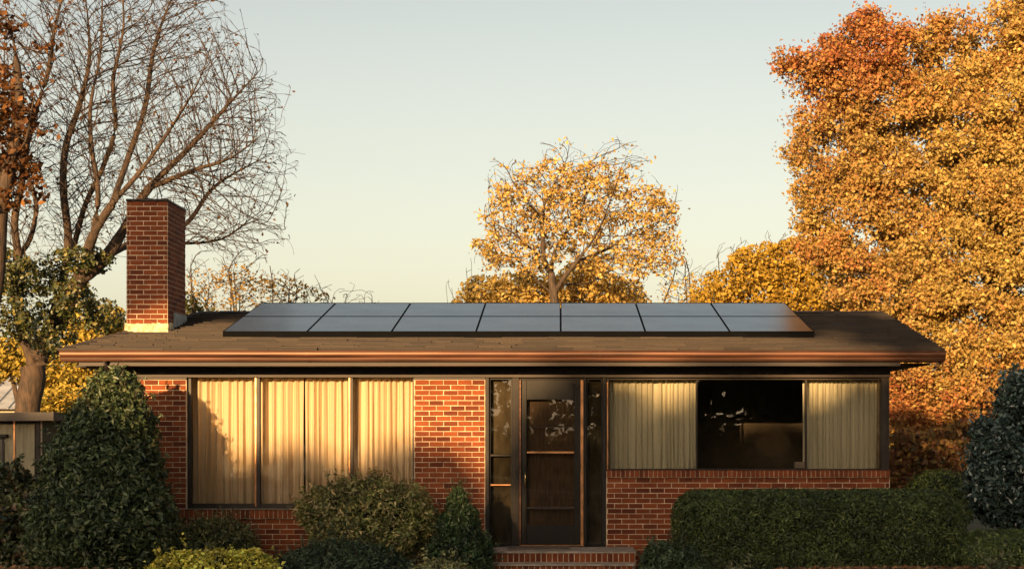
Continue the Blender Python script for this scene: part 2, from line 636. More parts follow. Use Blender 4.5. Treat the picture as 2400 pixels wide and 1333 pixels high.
all_b = courses(XL + 0.004, W1L - 0.004, 0, 37) + courses(W1L + 0.004, W1R - 0.004, 0, 10) \
    + courses(W1R + 0.004, EL - 0.004, 0, 37) + courses(ER + 0.004, XR - 0.004, 0, 18)
all_b.sort(key=lambda b: -seen(b[0], b[1]))
n_single = 0
for (u, z, w, h) in all_b:
    if seen(u, z) and n_single < 250:
        link("brick", brick_mesh(w, h), wall_o, loc=(u, 0, z))
        n_single += 1
    else:
        brick_geo(rest, w, h, (u, 0, z), (1, 0, 0), (0, -1, 0))

# side walls and back wall
side = Geo()
side.box(XL, XL + 0.22, 0.22, BACK_Y, 0, Z_SOFFIT)
side.build("side_wall", M_MORTAR, house)
side = Geo()
side.box(XR - 0.095, XR, 0.22, BACK_Y, 0, Z_SOFFIT)
side.build("side_wall", M_MORTAR, house)
Geo().box(XL + 0.22, XR - 0.22, BACK_Y - 0.22, BACK_Y - 0.002, 0, Z_SOFFIT).build("back_wall", M_MORTAR, house)
for (v, z, w, h) in courses(0.01, BACK_Y - 0.01, 0, 39):
    brick_geo(rest, w, h, (XL, v, z), (0, 1, 0), (-1, 0, 0))
    if v > 0.3 or z < 18 * CRS:
        brick_geo(rest, w, h, (XR, v, z), (0, 1, 0), (1, 0, 0))
rest.build("brickwork", M_BRICK, house, kind="stuff")

# rowlock sills: bricks on edge, tilted out a little
def rowlock(x0, x1, ztop, hgt, yf, parent, name, wid=0.061):
    n = int(round((x1 - x0) / wid))
    w = (x1 - x0) / n
    me = {}
    for i in range(n):
        g = Geo()
        b = w - 0.010
        vs = []
        xx = [-b / 2, b / 2]
        g.box(-b / 2, b / 2, -0.055, 0.10, -hgt / 2 + 0.004, hgt / 2, 0.004)
        if 0 not in me:
            m_ = bpy.data.meshes.new(name)
            m_.from_pydata(g.v, [], g.f)
            m_.materials.append(M_BRICK)
            me[0] = m_
        o = link(name, me[0], parent, loc=(x0 + (i + 0.5) * w, yf, ztop - hgt / 2))
        o.rotation_euler = (random.uniform(0.02, 0.05), random.uniform(-0.012, 0.012), 0)
    return n


sill1 = Geo().box(W1L - 0.14, W1R - 0.003, -0.042, 0.2, 10 * CRS + 0.001, 10 * CRS + 0.112).build("sill_course", M_MORTAR, house)
rowlock(W1L - 0.14, W1R - 0.003, 10 * CRS + 0.119, 0.115, 0.0, sill1, "sill_brick")
sill2 = Geo().box(ER + 0.004, XR - 0.004, -0.042, 0.2, 18 * CRS + 0.001, 18 * CRS + 0.090).build("sill_course", M_MORTAR, house)
rowlock(ER + 0.004, XR - 0.004, 18 * CRS + 0.097, 0.093, 0.0, sill2, "sill_brick")

# frieze board above the openings
Geo().box(XL - 0.003, XR + 0.003, -0.03, 0.215, PZ(884) + 0.001, Z_SOFFIT - 0.002).build("frieze_board", M_FRIEZE, house)
Geo().box(XL, XR, -0.052, -0.033, Z_SOFFIT - 0.045, Z_SOFFIT - 0.004).build("crown_moulding", M_FRIEZE, house)
Geo().box(W1R, EL, 0.0, 0.2, 37 * CRS + 0.0005, PZ(884)).build("lintel", M_FRIEZE, house)
Geo().box(XL, W1L, 0.002, 0.2, 37 * CRS + 0.0005, PZ(884)).build("lintel", M_FRIEZE, house)

# room shell
Geo().box(XL + 0.23, XR - 0.23, 0.24, BACK_Y - 0.24, 0.12, Z_FLOOR - 0.02).build("floor", M_ROOM, house)
Geo().box(XL + 0.001, XR - 0.001, 0.002, BACK_Y - 0.002, Z_SOFFIT + 0.004, Z_SOFFIT + 0.03).build("ceiling", M_ROOM, house)
Geo().box(XL + 0.23, XR - 0.23, 3.4, 3.5, Z_FLOOR - 0.01, Z_SOFFIT - 0.002).build("inner_wall", M_ROOM, house)
Geo().box(EL - 0.15, EL - 0.05, 0.3, 3.39, Z_FLOOR - 0.01, Z_SOFFIT - 0.002).build("inner_wall", M_ROOM, house)

# ------------------------------------------------------------------ windows
def pane(x0, x1, z0, z1, y, parent, mat=M_GLASS):
    g = Geo()
    g.add([(x0, y, z0), (x1, y, z0), (x1, y, z1), (x0, y, z1)], [(0, 1, 2, 3)])
    return g.build("pane", mat, parent)


win1 = Geo()
FY0, FY1 = 0.055, 0.125
win1.box(W1L, PX(446), FY0, FY1, W1B + 0.001, W1T, 0.004)
win1.box(PX(966), W1R, FY0, FY1, W1B + 0.001, W1T, 0.004)
win1.box(PX(446), PX(966), FY0 + 0.002, FY1, W1T - 0.02, W1T, 0.003)
win1.box(PX(446), PX(966), FY0 + 0.002, FY1, W1B + 0.001, PZ(1180), 0.003)
w1 = win1.build("window", M_FRAME, house)
for a, b in ((598, 608), (818, 827)):
    Geo().box(PX(a), PX(b), FY0 - 0.025, FY1 + 0.002, W1B + 0.002, W1T + 0.0, 0.004).build("mullion", M_FRAME, w1)
    Geo().box(PX(a) - 0.008, PX(a) + 0.012, FY0 - 0.036, FY0 - 0.026, W1B + 0.03, W1T - 0.004, 0.002).build("mullion_strip", M_BRONZE_GLINT, w1)
for a, b in ((446, 598), (608, 818), (827, 966)):
    pane(PX(a), PX(b), PZ(1180), W1T - 0.02, 0.09, w1)
Geo().box(W1L - 0.02, W1R - 0.004, -0.07, 0.16, 10 * CRS + 0.121, W1B, 0.004).build("sill", M_SILL, w1)

win2 = Geo()
win2.box(W2L, PX(1428), FY0, FY1, W2B + 0.001, W2T, 0.004)
win2.box(PX(1428), PX(2066), FY0 + 0.002, FY1, W2T - 0.03, W2T, 0.003)
win2.box(PX(1428), PX(2066), FY0 + 0.002, FY1, W2B + 0.001, W2B + 0.018, 0.003)
win2.box(PX(2066), PX(2079), -0.004, 0.16, W2B + 0.001, W2T, 0.004)
w2 = win2.build("window", M_FRAME, house)
for c in (1634, 1891):
    Geo().box(PX(c) - 0.011, PX(c) + 0.011, FY0 + 0.01, FY1 + 0.002, W2B + 0.018, W2T - 0.03, 0.003).build("mullion", M_FRAME, w2)
for a, b in ((1428, 1634), (1634, 1891), (1891, 2066)):
    pane(PX(a) + 0.01, PX(b) - 0.01, W2B + 0.018, W2T - 0.03, 0.09, w2)
Geo().box(PX(2080), XR - 0.002, 0.02, 0.2, W2B + 0.001, PZ(884)).build("corner_post", M_FRAME, house)
Geo().box(PX(1422), PX(1426), FY0 - 0.03, FY0 - 0.002, W2B + 0.01, W2T - 0.06, 0.003).build("lit_edge", M_BRONZE_GLINT, w2)  # orange strip painting the lit edge of the jamb

# curtains -------------------------------------------------------------
def curtain(name, x0, x1, z0, z1, y, label, seed, fold=0.09, amp=0.042, col=(0.68, 0.53, 0.36)):
    r = np.random.default_rng(seed)
    n = int((x1 - x0) / 0.008)
    xs = np.linspace(x0, x1, n)
    # uneven pleats: phase runs at a varying rate
    rate = 1 + 0.55 * np.interp(xs, np.linspace(x0, x1, 14), r.uniform(-1, 1, 14))
    ph = np.cumsum(rate) * (xs[1] - xs[0]) / fold * 2 * pi
    am = amp * (0.65 + 0.5 * np.interp(xs, np.linspace(x0, x1, 22), r.uniform(0, 1, 22)))
    prof = am * (np.sin(ph) + 0.35 * np.sin(2.1 * ph + 1.3)) + 0.012 * np.sin(xs * 7 + seed)
    nz = 12
    V = []
    for k in range(nz):
        t = k / (nz - 1)
        flare = 0.75 + 0.4 * (1 - t)
        V.append(np.stack([xs + 0.006 * np.sin(ph * 0.5 + 3 * t), y + prof * flare, np.full(n, z0 + (z1 - z0) * t)], 1))
    V = np.concatenate(V)
    i, j = np.meshgrid(np.arange(n - 1), np.arange(nz - 1))
    q = (j * n + i).ravel()
    F = np.stack([q, q + 1, q + 1 + n, q + n], 1)
    colv = np.tile(np.array(col), (len(V), 1)) * (1 + 0.06 * np.tile(np.sin(ph * 1.0), nz))[:, None]
    o = link(name, np_mesh(name, V, F, M_CURTAIN, colv, smooth=True))
    return tag(o, label, "curtain", "curtains behind the picture windows")


curtain("curtain", PX(440), PX(706), PZ(1184), W1T + 0.05, 0.26, "cream pleated curtain filling the left half of the sunlit window", 3)
curtain("curtain", PX(706) + 0.01, PX(969), PZ(1184), W1T + 0.05, 0.26, "cream pleated curtain in sunlit window, half next to brick pier", 4)
curtain("curtain", PX(1427), PX(1636), W2B + 0.005, W2T + 0.05, 0.30, "cream curtain at right-hand window, the one beside the front door", 5, 0.062, 0.034, (0.60, 0.53, 0.38))
curtain("curtain", PX(1889), PX(2064), W2B + 0.005, W2T + 0.05, 0.30, "cream curtain at the far right corner of the house", 6, 0.062, 0.034, (0.60, 0.53, 0.38))

# ------------------------------------------------------------------ entry: door with two sidelights
ent = Geo()
ZT, ZB = PZ(884), Z_FLOOR
EY0, EY1 = 0.05, 0.15
ent.box(EL, PX(1146), EY0 - 0.04, EY1, ZB, ZT - 0.001, 0.004)
ent.box(PX(1200), PX(1217), EY0 - 0.03, EY1, ZB, ZT - 0.001, 0.004)
ent.box(PX(1369), PX(1374), EY0 - 0.03, EY1, ZB, ZT - 0.001, 0.003)
ent.box(PX(1412), ER - 0.002, EY0 - 0.04, EY1, ZB, ZT - 0.001, 0.004)
ent.box(PX(1146), PX(1412), EY0 + 0.002, EY1 - 0.002, ZT - 0.028, ZT - 0.002, 0.003)
entry = ent.build("door_frame", M_TRIM, house)
Geo().box(PX(1217), PX(1221), EY0 - 0.036, EY0 + 0.05, ZB + 0.012, ZT - 0.03, 0.003).build("jamb_strip", M_GUTTER, entry)
Geo().box(PX(1360), PX(1368), EY0 - 0.036, EY0 + 0.05, ZB + 0.012, ZT - 0.03, 0.005).build("jamb_strip", M_BRONZE_GLINT, entry)  # copper colour paints the sun glint on this jamb
Geo().box(PX(1217), PX(1368), EY0 - 0.05, EY0 + 0.05, ZB - 0.002, ZB + 0.012, 0.003).build("threshold", M_BRONZE_GLINT, entry)
for a, b, rails in ((1146, 1200, ((1064, 5), (1134, 4))), (1374, 1412, ())):
    sl = Geo()
    sl.box(PX(a), PX(a + 3), EY0 + 0.01, EY1 - 0.01, ZB + 0.02, ZT - 0.03)
    sl.box(PX(b - 3), PX(b), EY0 + 0.01, EY1 - 0.01, ZB + 0.02, ZT - 0.03)
    sl.box(PX(a), PX(b), EY0 + 0.012, EY1 - 0.012, ZB, ZB + 0.02)
    s_o = sl.build("sidelight", M_DOOR, house)
    pane(PX(a + 3), PX(b - 3), ZB + 0.02, ZT - 0.03, 0.095, s_o, M_DOORGLASS)
    Geo().box(PX(a + 1), PX(b - 1), 0.19, 0.20, ZB + 0.005, ZT - 0.01).build("backing", M_BACKING, s_o)  # added panel lifting the black behind the sidelight glass
    for (c, hh) in rails:
        Geo().box(PX(a + 3), PX(b - 3), 0.07, 0.12, PZ(c + hh), PZ(c), 0.003).build("rail", M_TRIM if c < 1100 else M_BRONZE_GLINT, s_o)

dr = Geo()
DX0, DX1, DZ0, DZ1 = PX(1221), PX(1360), ZB + 0.014, ZT - 0.03
dy0, dy1 = 0.055, 0.10
stL, stR = PX(1234), PX(1346)
dr.box(DX0, stL, dy0, dy1, DZ0, DZ1, 0.003)
dr.box(stR, DX1, dy0, dy1, DZ0, DZ1, 0.003)
dr.box(stL, stR, dy0 + 0.001, dy1 - 0.001, PZ(936), DZ1, 0.003)
dr.box(stL, stR, dy0 + 0.001, dy1 - 0.001, DZ0, PZ(1230), 0.003)
door = dr.build("door", M_DOOR, house)
for c, t, mt in ((997, 2.5, M_DOOR), (1057, 5, M_BRONZE_GLINT), (1188, 4, M_FRIEZE)):  # the bright middle bar has its sunlight painted in
    Geo().box(stL + 0.001, stR - 0.001, dy0 - 0.008, dy1 - 0.004, PZ(c + t), PZ(c), 0.003).build("rail", mt, door)
for a, b in ((936, 997), (1001, 1057), (1063, 1187), (1194, 1230)):
    pane(stL, stR, PZ(b), PZ(a), 0.08, door, M_DOORGLASS)
hd = Geo()
hx = PX(1231)
hd.tube([(hx, dy0 - 0.045, PZ(1140)), (hx, dy0 - 0.05, PZ(1128)), (hx, dy0 - 0.05, PZ(1118)), (hx, dy0 - 0.045, PZ(1106))], 0.008, 8)
hd.tube([(hx, dy0 + 0.002, PZ(1138)), (hx, dy0 - 0.046, PZ(1138))], 0.007, 8)
hd.tube([(hx, dy0 + 0.002, PZ(1108)), (hx, dy0 - 0.046, PZ(1108))], 0.007, 8)
hd.build("handle", M_BRASS, door, smooth=True)

# a solid inner door leaf behind the glazed one keeps the hall dark
Geo().box(PX(1222), PX(1359), 0.20, 0.24, ZB + 0.01, ZT - 0.01, 0.004).build("inner_door", plain("inner_door_wood", (0.13, 0.075, 0.042), 0.45, 0.25, 5, stretch=(8, 8, 1)), house)

# ------------------------------------------------------------------ steps
def make_steps():
    st = thing("front_steps", "brick front steps below the dark glazed front door", "steps", (PX(1320), -0.5, 0))
    core = Geo()
    x0, x1 = PX(1150, 21.7), PX(1490, 21.7)
    core.box(x0 + 0.006, x1 - 0.006, -0.89, -0.002, 0, 0.285)
    core.box(x0 + 0.05, x1 - 0.05, -1.21, -0.9, 0, 0.152)
    c = core.build("riser", M_MORTAR, st)
    Geo().box(x0 - 0.005, x1 + 0.005, -0.915, -0.004, 0.287, 0.309, 0.005).build("tread", M_CONC, st)
    Geo().box(x0 + 0.03, x1 - 0.03, -1.24, -0.897, 0.154, 0.175, 0.005).build("tread", M_CONC, st)
    off = -Vector(st.location)
    for (xa, xb, yf, za, zb) in ((x0 + 0.008, x1 - 0.008, -0.89, 0.178, 0.284), (x0 + 0.052, x1 - 0.052, -1.21, 0.03, 0.151)):
        n = int(round((xb - xa) / 0.071))
        w = (xb - xa) / n
        for i in range(n):
            o = link("brick", brick_mesh(w - 0.010, zb - za), st, loc=Vector((xa + (i + 0.5) * w, yf, (za + zb) / 2)) + off)
    return st


make_steps()
mat_o = Geo().box(PX(1192), PX(1335), -0.62, -0.10, 0.3095, 0.325, 0.004).build("doormat", M_MAT)
tag(mat_o, "flat brown doormat on the top step at the door", "doormat")

# ------------------------------------------------------------------ roof
def zroof(y):
    return Z_EAVE + SLOPE * (y - EAVE_Y)


def hipx(y):
    return RX0 + (HIP_X - RX0) * (y - EAVE_Y) / (RIDGE_Y - EAVE_Y)


YB = 2 * RIDGE_Y - EAVE_Y
TH = 0.06
deck = Geo()
top = [(RX0, EAVE_Y, Z_EAVE), (RX1, EAVE_Y, Z_EAVE), (RX1, RIDGE_Y, Z_RIDGE), (HIP_X, RIDGE_Y, Z_RIDGE),
       (RX1, YB, Z_EAVE), (RX0, YB, Z_EAVE)]
bot = [(x, y, z - TH) for x, y, z in top]
deck.add(top + bot, [(0, 1, 2, 3), (3, 2, 4, 5), (0, 3, 5), (6, 9, 8, 7), (9, 11, 10, 8), (6, 11, 9),
                     (0, 6, 7, 1), (1, 7, 8, 2), (2, 8, 10, 4), (4, 10, 11, 5), (5, 11, 6, 0)])
roof = deck.build("roof", M_SHINGLE, house)
# soffit box under the overhang
sf = Geo()
sf.box(PX(185, 22.0), XR + 0.02, EAVE_Y + 0.02, -0.055, Z_SOFFIT, Z_SOFFIT + 0.02)
sf.box(XL - 0.55, XL - 0.004, -0.053, BACK_Y, Z_SOFFIT, Z_SOFFIT + 0.02)
sf.box(XR + 0.004, RX1 - 0.05, -0.053, BACK_Y, Z_SOFFIT + 0.03, Z_SOFFIT + 0.05)
sf.build("soffit", M_TRIM, roof)
Geo().box(PX(150, 22.0), RX1 - 0.02, EAVE_Y + 0.002, EAVE_Y + 0.03, 2.70, Z_EAVE - 0.03).build("fascia", M_TRIM, roof)
Geo().box(PX(185, 22.0), XR + 0.02, EAVE_Y - 0.004, EAVE_Y + 0.019, Z_SOFFIT - 0.004, 2.699).build("drip_trim", M_FRIEZE, roof)
# gable end: rake board and triangle wall on the right
rk = Geo()
rk.add([(RX1 - 0.03, EAVE_Y, Z_EAVE - 0.065), (RX1 - 0.03, RIDGE_Y, Z_RIDGE - 0.065), (RX1 - 0.03, RIDGE_Y, Z_RIDGE - 0.2), (RX1 - 0.03, EAVE_Y, Z_EAVE - 0.19),
        (RX1 + 0.004, EAVE_Y, Z_EAVE - 0.065), (RX1 + 0.004, RIDGE_Y, Z_RIDGE - 0.065), (RX1 + 0.004, RIDGE_Y, Z_RIDGE - 0.2), (RX1 + 0.004, EAVE_Y, Z_EAVE - 0.19)],
       [(0, 1, 2, 3), (4, 7, 6, 5), (0, 4, 5, 1), (3, 2, 6, 7), (0, 3, 7, 4), (1, 5, 6, 2)])
rk.build("rake_board", M_GUTTER, roof)
gb = Geo()
gb.add([(XR - 0.1, 0, Z_SOFFIT), (XR - 0.1, BACK_Y, Z_SOFFIT), (XR - 0.1, BACK_Y, zroof(0) - 0.07), (XR - 0.1, RIDGE_Y, Z_RIDGE - 0.07), (XR - 0.1, 0, zroof(0) - 0.07)], [(0, 1, 2, 3, 4)])
gb.build("gable_wall", M_FRIEZE, roof)
# gutter: one long pressed profile with lip, face and bead
gp = [(-0.603, 2.842), (-0.700, 2.842), (-0.722, 2.846), (-0.728, 2.838), (-0.724, 2.828), (-0.712, 2.824), (-0.713, 2.800),
      (-0.706, 2.782), (-0.690, 2.766), (-0.684, 2.756), (-0.692, 2.750), (-0.692, 2.742), (-0.680, 2.736), (-0.672, 2.716), (-0.603, 2.712)]
gut = Geo()
xs = np.linspace(PX(140, 21.9), PX(2217, 21.9), 9)
n_ = len(gp)
gut.extrude_x(gp, xs[0], xs[-1])
gutter = gut.build("gutter", M_GUTTER, roof)
for xj in (xs[2] + 0.3, xs[5] - 0.2, xs[7]):
    g = Geo()
    g.extrude_x([(y - 0.0035 if y < -0.61 else y, z + (0.002 if z > 2.8 else -0.002)) for y, z in gp], xj, xj + 0.05)
    g.build("gutter_joint", M_GUTTER, roof)
# dripping edge between shingles and gutter
Geo().box(RX0 - 0.01, RX1 + 0.01, EAVE_Y - 0.03, EAVE_Y + 0.03, Z_EAVE - 0.012, Z_EAVE - 0.004).build("drip_edge", M_TRIM, roof)
# downspout at the left corner
ds = Geo()
ds.tube([(XL + 0.0, -0.66, 2.72), (XL + 0.0, -0.64, 2.64), (XL + 0.0, -0.10, 2.5), (XL + 0.0, -0.055, 2.42), (XL + 0.0, -0.055, 0.1)], 0.035, 8)
ds.build("downspout", M_TRIM, roof, smooth=True)

# shingle courses: thin separate tabs with uneven lower edges
sh = Geo()
EXPO = 0.175
SL = math.hypot(RIDGE_Y - EAVE_Y, Z_RIDGE - Z_EAVE)
dirs = np.array([0, (RIDGE_Y - EAVE_Y) / SL, (Z_RIDGE - Z_EAVE) / SL])
nrm = np.array([0, -dirs[2], dirs[1]])
nrow = int(SL / EXPO)
for r in range(nrow):
    s0 = r * EXPO - 0.02
    x = RX0 + (random.random() - 0.7) * 0.3
    wob = random.uniform(0, 6)
    while x < RX1:
        w = random.choice((0.26, 0.33, 0.42, 0.5, 0.62))
        yl = EAVE_Y + s0 * dirs[1]
        a, b = max(x, hipx(max(yl, EAVE_Y)) - 0.02), min(x + w - 0.0008, RX1 + 0.012)
        if b - a > 0.04:
            j = random.uniform(-0.012, 0.012) + 0.030 * sin(x * 1.1 + wob) + 0.016 * sin(x * 2.7 + 2 * wob)
            lo = max(s0 + j, -0.045)
            t = 0.026 + random.uniform(0, 0.008)
            lo_c = np.array([0, EAVE_Y, Z_EAVE]) + dirs * lo
            hi_c = np.array([0, EAVE_Y, Z_EAVE]) + dirs * min(s0 + EXPO + 0.05, SL)
            vs = []
            for xx in (a, b):
                dx = np.array([xx, 0, 0])
                vs += [lo_c + dx + nrm * 0.002, lo_c + dx + nrm * (t + 0.004), hi_c + dx + nrm * 0.004, hi_c + dx + nrm * 0.001]
            sh.add(vs, [(0, 1, 5, 4), (1, 2, 6, 5), (0, 3, 2, 1), (4, 5, 6, 7), (2, 3, 7, 6)])
        x += w
sh.build("shingles", M_SHINGLE, roof, kind="stuff")
# ridge and hip caps
rc = Geo()
x = HIP_X
while x < RX1 - 0.02:
    w = min(0.30, RX1 - x)
    t = random.uniform(0.0, 0.008)
    rc.add([(x, RIDGE_Y - 0.14, Z_RIDGE - 0.010 + t), (x + w - 0.01, RIDGE_Y - 0.14, Z_RIDGE - 0.010 + t), (x, RIDGE_Y, Z_RIDGE + 0.026 + t), (x + w - 0.01, RIDGE_Y, Z_RIDGE + 0.026 + t),
            (x, RIDGE_Y + 0.14, Z_RIDGE - 0.010 + t), (x + w - 0.01, RIDGE_Y + 0.14, Z_RIDGE - 0.010 + t)], [(0, 1, 3, 2), (2, 3, 5, 4), (0, 2, 4), (1, 5, 3)])
    x += w
rc.build("ridge_caps", M_SHINGLE, roof, kind="stuff")
hc = Geo()
for k in range(16):
    t0, t1 = k / 16, (k + 1) / 16 - 0.005
    for sgn in (0,):
        p0 = np.array([RX0 + (HIP_X - RX0) * t0, EAVE_Y + (RIDGE_Y - EAVE_Y) * t0, Z_EAVE + (Z_RIDGE - Z_EAVE) * t0 + 0.022])
        p1 = np.array([RX0 + (HIP_X - RX0) * t1, EAVE_Y + (RIDGE_Y - EAVE_Y) * t1, Z_EAVE + (Z_RIDGE - Z_EAVE) * t1 + 0.030])
        a = np.array([0.13, 0, -0.005]); b = np.array([-0.09, 0, -0.085])
        hc.add([p0, p1, p1 + a, p0 + a, p1 + b, p0 + b], [(0, 1, 2, 3), (0, 5, 4, 1)])
hc.build("hip_caps", M_SHINGLE, roof, kind="stuff")

# ------------------------------------------------------------------ chimney
def make_chimney():
    cy0, cy1 = 23.72 - CAM_D, 24.83 - CAM_D
    cx0, cx1 = PX(297, 23.72), PX(393, 23.72)
    ztop = PZ(472, 23.72)
    core = Geo()
    core.box(cx0, cx1, cy0, cy1, 0, ztop - 0.02)
    ch = core.build("chimney", M_MORTAR, house)
    z0 = zroof(cy0) + 0.03
    joined = Geo()
    nrow_ = int((ztop - z0) / CRS)
    zb = ztop - nrow_ * CRS
    for (u, z, w, h) in courses(cx0 + 0.002, cx1 - 0.002, zb, nrow_):
        if z > zb + 1.6 * CRS:
            link("brick", brick_mesh(w, h - 0.002), ch, loc=(u, cy0, z))
        else:
            brick_geo(joined, w, h, (u, cy0, z), (1, 0, 0), (0, -1, 0))
    for (v, z, w, h) in courses(cy0 + 0.002, cy1 - 0.002, zb - 2 * CRS, nrow_ + 2, 1):
        brick_geo(joined, w, h, (cx1, v, z), (0, 1, 0), (1, 0, 0))
        brick_geo(joined, w, h, (cx0, v, z), (0, 1, 0), (-1, 0, 0))
    joined.build("brickwork", M_BRICK, ch, kind="stuff")
    Geo().box(cx0 - 0.012, cx1 + 0.012, cy0 - 0.012, cy1 + 0.012, ztop - 0.002, ztop + 0.035, 0.008).build("cap", M_TRIM, ch)
    # pale mortar skirt at the front, lead flashing along the side
    g = Geo()
    nseg = 14
    vs, fs = [], []
    for i in range(nseg + 1):
        xx = cx0 - 0.025 + (cx1 - cx0 + 0.035) * i / nseg
        zt = PZ(758, 23.72) + random.uniform(-0.012, 0.012)
        vs += [(xx, cy0 - 0.020 - random.uniform(0, 0.008), zroof(cy0) - 0.02), (xx, cy0 - 0.012, zt)]
    for i in range(nseg):
        fs.append((2 * i, 2 * i + 2, 2 * i + 3, 2 * i + 1))
    b0 = len(vs)
    g.add(vs, fs)
    g.box(cx0 - 0.02, cx1 + 0.008, cy0 - 0.0105, cy0 + 0.05, zroof(cy0) - 0.05, PZ(758, 23.72) - 0.02)
    g.build("skirt", M_FLASH, ch)
    Geo().box(cx1 + 0.007, cx1 + 0.017, cy0 + 0.06, cy0 + 0.30, zroof(cy0) - 0.03, zroof(cy0) + 0.15).build("flashing", M_FLASH, ch)
    Geo().box(cx1 + 0.007, cx1 + 0.020, cy0 + 0.32, cy1 + 0.02, zroof(cy0) + 0.0, zroof(cy1) + 0.10).build("flashing", M_LEAD, ch)


make_chimney()

# ------------------------------------------------------------------ solar panels: two rows of seven
def make_solar():
    yb, yt = 23.1 - CAM_D, 26.1 - CAM_D
    zb_, zt_ = PZ(776, 23.1), PZ(709, 26.1)
    xl, xr = PX(521, 23.1), PX(1909, 23.1)
    L = math.hypot(yt - yb, zt_ - zb_)
    tilt = math.atan2(zt_ - zb_, yt - yb)
    pw = (xr - xl) / 7
    pl = L / 2
    sd = np.array([0, cos(tilt), sin(tilt)])
    order = ["leftmost", "second from left", "third from left", "middle", "third from right", "second from right", "rightmost"]
    meshes = None
    for row in range(2):
        for c in range(7):
            ctr = np.array([xl + (c + 0.5) * pw, yb, zb_]) + sd * (row + 0.5) * pl
            o = thing("solar_panel", "", "solar panel", ctr, "solar panels on the bungalow roof")
            if row == 0:
                o["label"] = "%s grey solar panel in the lower, front row" % order[c]
            else:
                o["label"] = "%s grey solar panel in the upper row by the ridge" % order[c]
            o.rotation_euler = (tilt, 0, 0)
            if meshes is None:
                w2_, l2 = pw / 2 - 0.004, pl / 2 - 0.003
                fg = Geo()
                fg.box(-w2_, w2_, -l2, -l2 + 0.009, -0.042, 0.0, 0.002)
                fg.box(-w2_, w2_, l2 - 0.009, l2, -0.042, 0.0, 0.002)
                fg.box(-w2_, -w2_ + 0.009, -l2 + 0.009, l2 - 0.009, -0.042, 0.0, 0.002)
                fg.box(w2_ - 0.009, w2_, -l2 + 0.009, l2 - 0.009, -0.042, 0.0, 0.002)
                f1 = bpy.data.meshes.new("frame"); f1.from_pydata(fg.v, [], fg.f); f1.materials.append(M_SOLARFRAME)
                gg = Geo()
                gg.box(-w2_ + 0.008, w2_ - 0.008, -l2 + 0.008, l2 - 0.008, -0.012, -0.004)
                g1 = bpy.data.meshes.new("glass"); g1.from_pydata(gg.v, [], gg.f); g1.materials.append(M_SOLAR)
                meshes = (f1, g1)
            link("frame", meshes[0], o, loc=(0, 0, 0))
            link("glass", meshes[1], o, loc=(0, 0, 0))
    rack = thing("mounting_rack", "dark metal rails carrying the solar panels above the shingles", "rack", (0, yb, zroof(yb)))
    for row in range(2):
        for f in (0.22, 0.78):
            s = (row + f) * pl
            c = np.array([0, yb, zb_]) + sd * s
            Geo().box(xl + 0.05, xr - 0.05, c[1] - 0.02, c[1] + 0.02, c[2] - 0.085, c[2] - 0.046).build("rail", M_SOLARFRAME, rack)
            for k in range(8):
                xx = xl + 0.3 + (xr - xl - 0.6) * k / 7
                Geo().box(xx - 0.02, xx + 0.02, c[1] - 0.025, c[1] + 0.025, zroof(c[1]) - 0.02, c[2] - 0.086).build("foot", M_SOLARFRAME, rack)
    Geo().box(xl + 0.01, xr - 0.01, yb - 0.016, yb - 0.004, zroof(yb) - 0.01, zb_ - 0.006).build("skirt", M_SOLARFRAME, rack)  # black sheet standing in for the shaded gap under the panels


make_solar()

# ------------------------------------------------------------------ foliage tools
def unit(v):
    return v / (np.linalg.norm(v, axis=-1, keepdims=True) + 1e-9)


def leaves_mesh(name, centers, normals, length, width, colors, mat, rng, spread=0.8, fold=0.18, along=None):
    """one folded kite per leaf (two triangles), coloured leaf by leaf"""
    n = len(centers)
    nv = unit(normals + spread * rng.normal(size=(n, 3)))
    a = rng.normal(size=(n, 3)) if along is None else along + 0.6 * rng.normal(size=(n, 3))
    d = unit(a - nv * np.sum(a * nv, 1, keepdims=True))
    s = np.cross(nv, d)
    sc = rng.uniform(0.5, 1.45, (n, 1))
    L, W = length * sc, width * sc
    base = centers - d * L * 0.5
    tip = centers + d * L * 0.5 - nv * L * 0.08
    lf = centers - d * L * 0.06 + s * W * 0.5 + nv * W * fold
    rt = centers - d * L * 0.06 - s * W * 0.5 + nv * W * fold
    V = np.stack([base, rt, tip, lf], 1).reshape(-1, 3)
    i = np.arange(n) * 4
    F = np.concatenate([np.stack([i, i + 1, i + 2], 1), np.stack([i, i + 2, i + 3], 1)])
    C = np.repeat(colors, 4, axis=0)
    return np_mesh(name, V, F, mat, C)


def palette(n, stops, rng, jitter=0.18):
    """random mix between neighbouring palette colours with brightness jitter"""
    st = np.array(stops, float)
    t = rng.uniform(0, len(st) - 1.001, n)
    k = t.astype(int); f = (t - k)[:, None]
    c = st[k] * (1 - f) + st[k + 1] * f
    return np.clip(c * (1 + jitter * rng.normal(size=(n, 1))), 0.004, 0.95)


def smooth_line(pts, step):
    pts = np.array(pts, float)
    out = []
    m = len(pts)
    for i in range(m - 1):
        p0, p1, p2, p3 = pts[max(i - 1, 0)], pts[i], pts[i + 1], pts[min(i + 2, m - 1)]
        k = max(1, int(np.linalg.norm(p2 - p1) / step))
        for j in range(k):
            t = j / k
            out.append(0.5 * ((2 * p1) + (-p0 + p2) * t + (2 * p0 - 5 * p1 + 4 * p2 - p3) * t * t + (-p0 + 3 * p1 - 3 * p2 + p3) * t ** 3))
    out.append(pts[-1])
    return np.array(out)


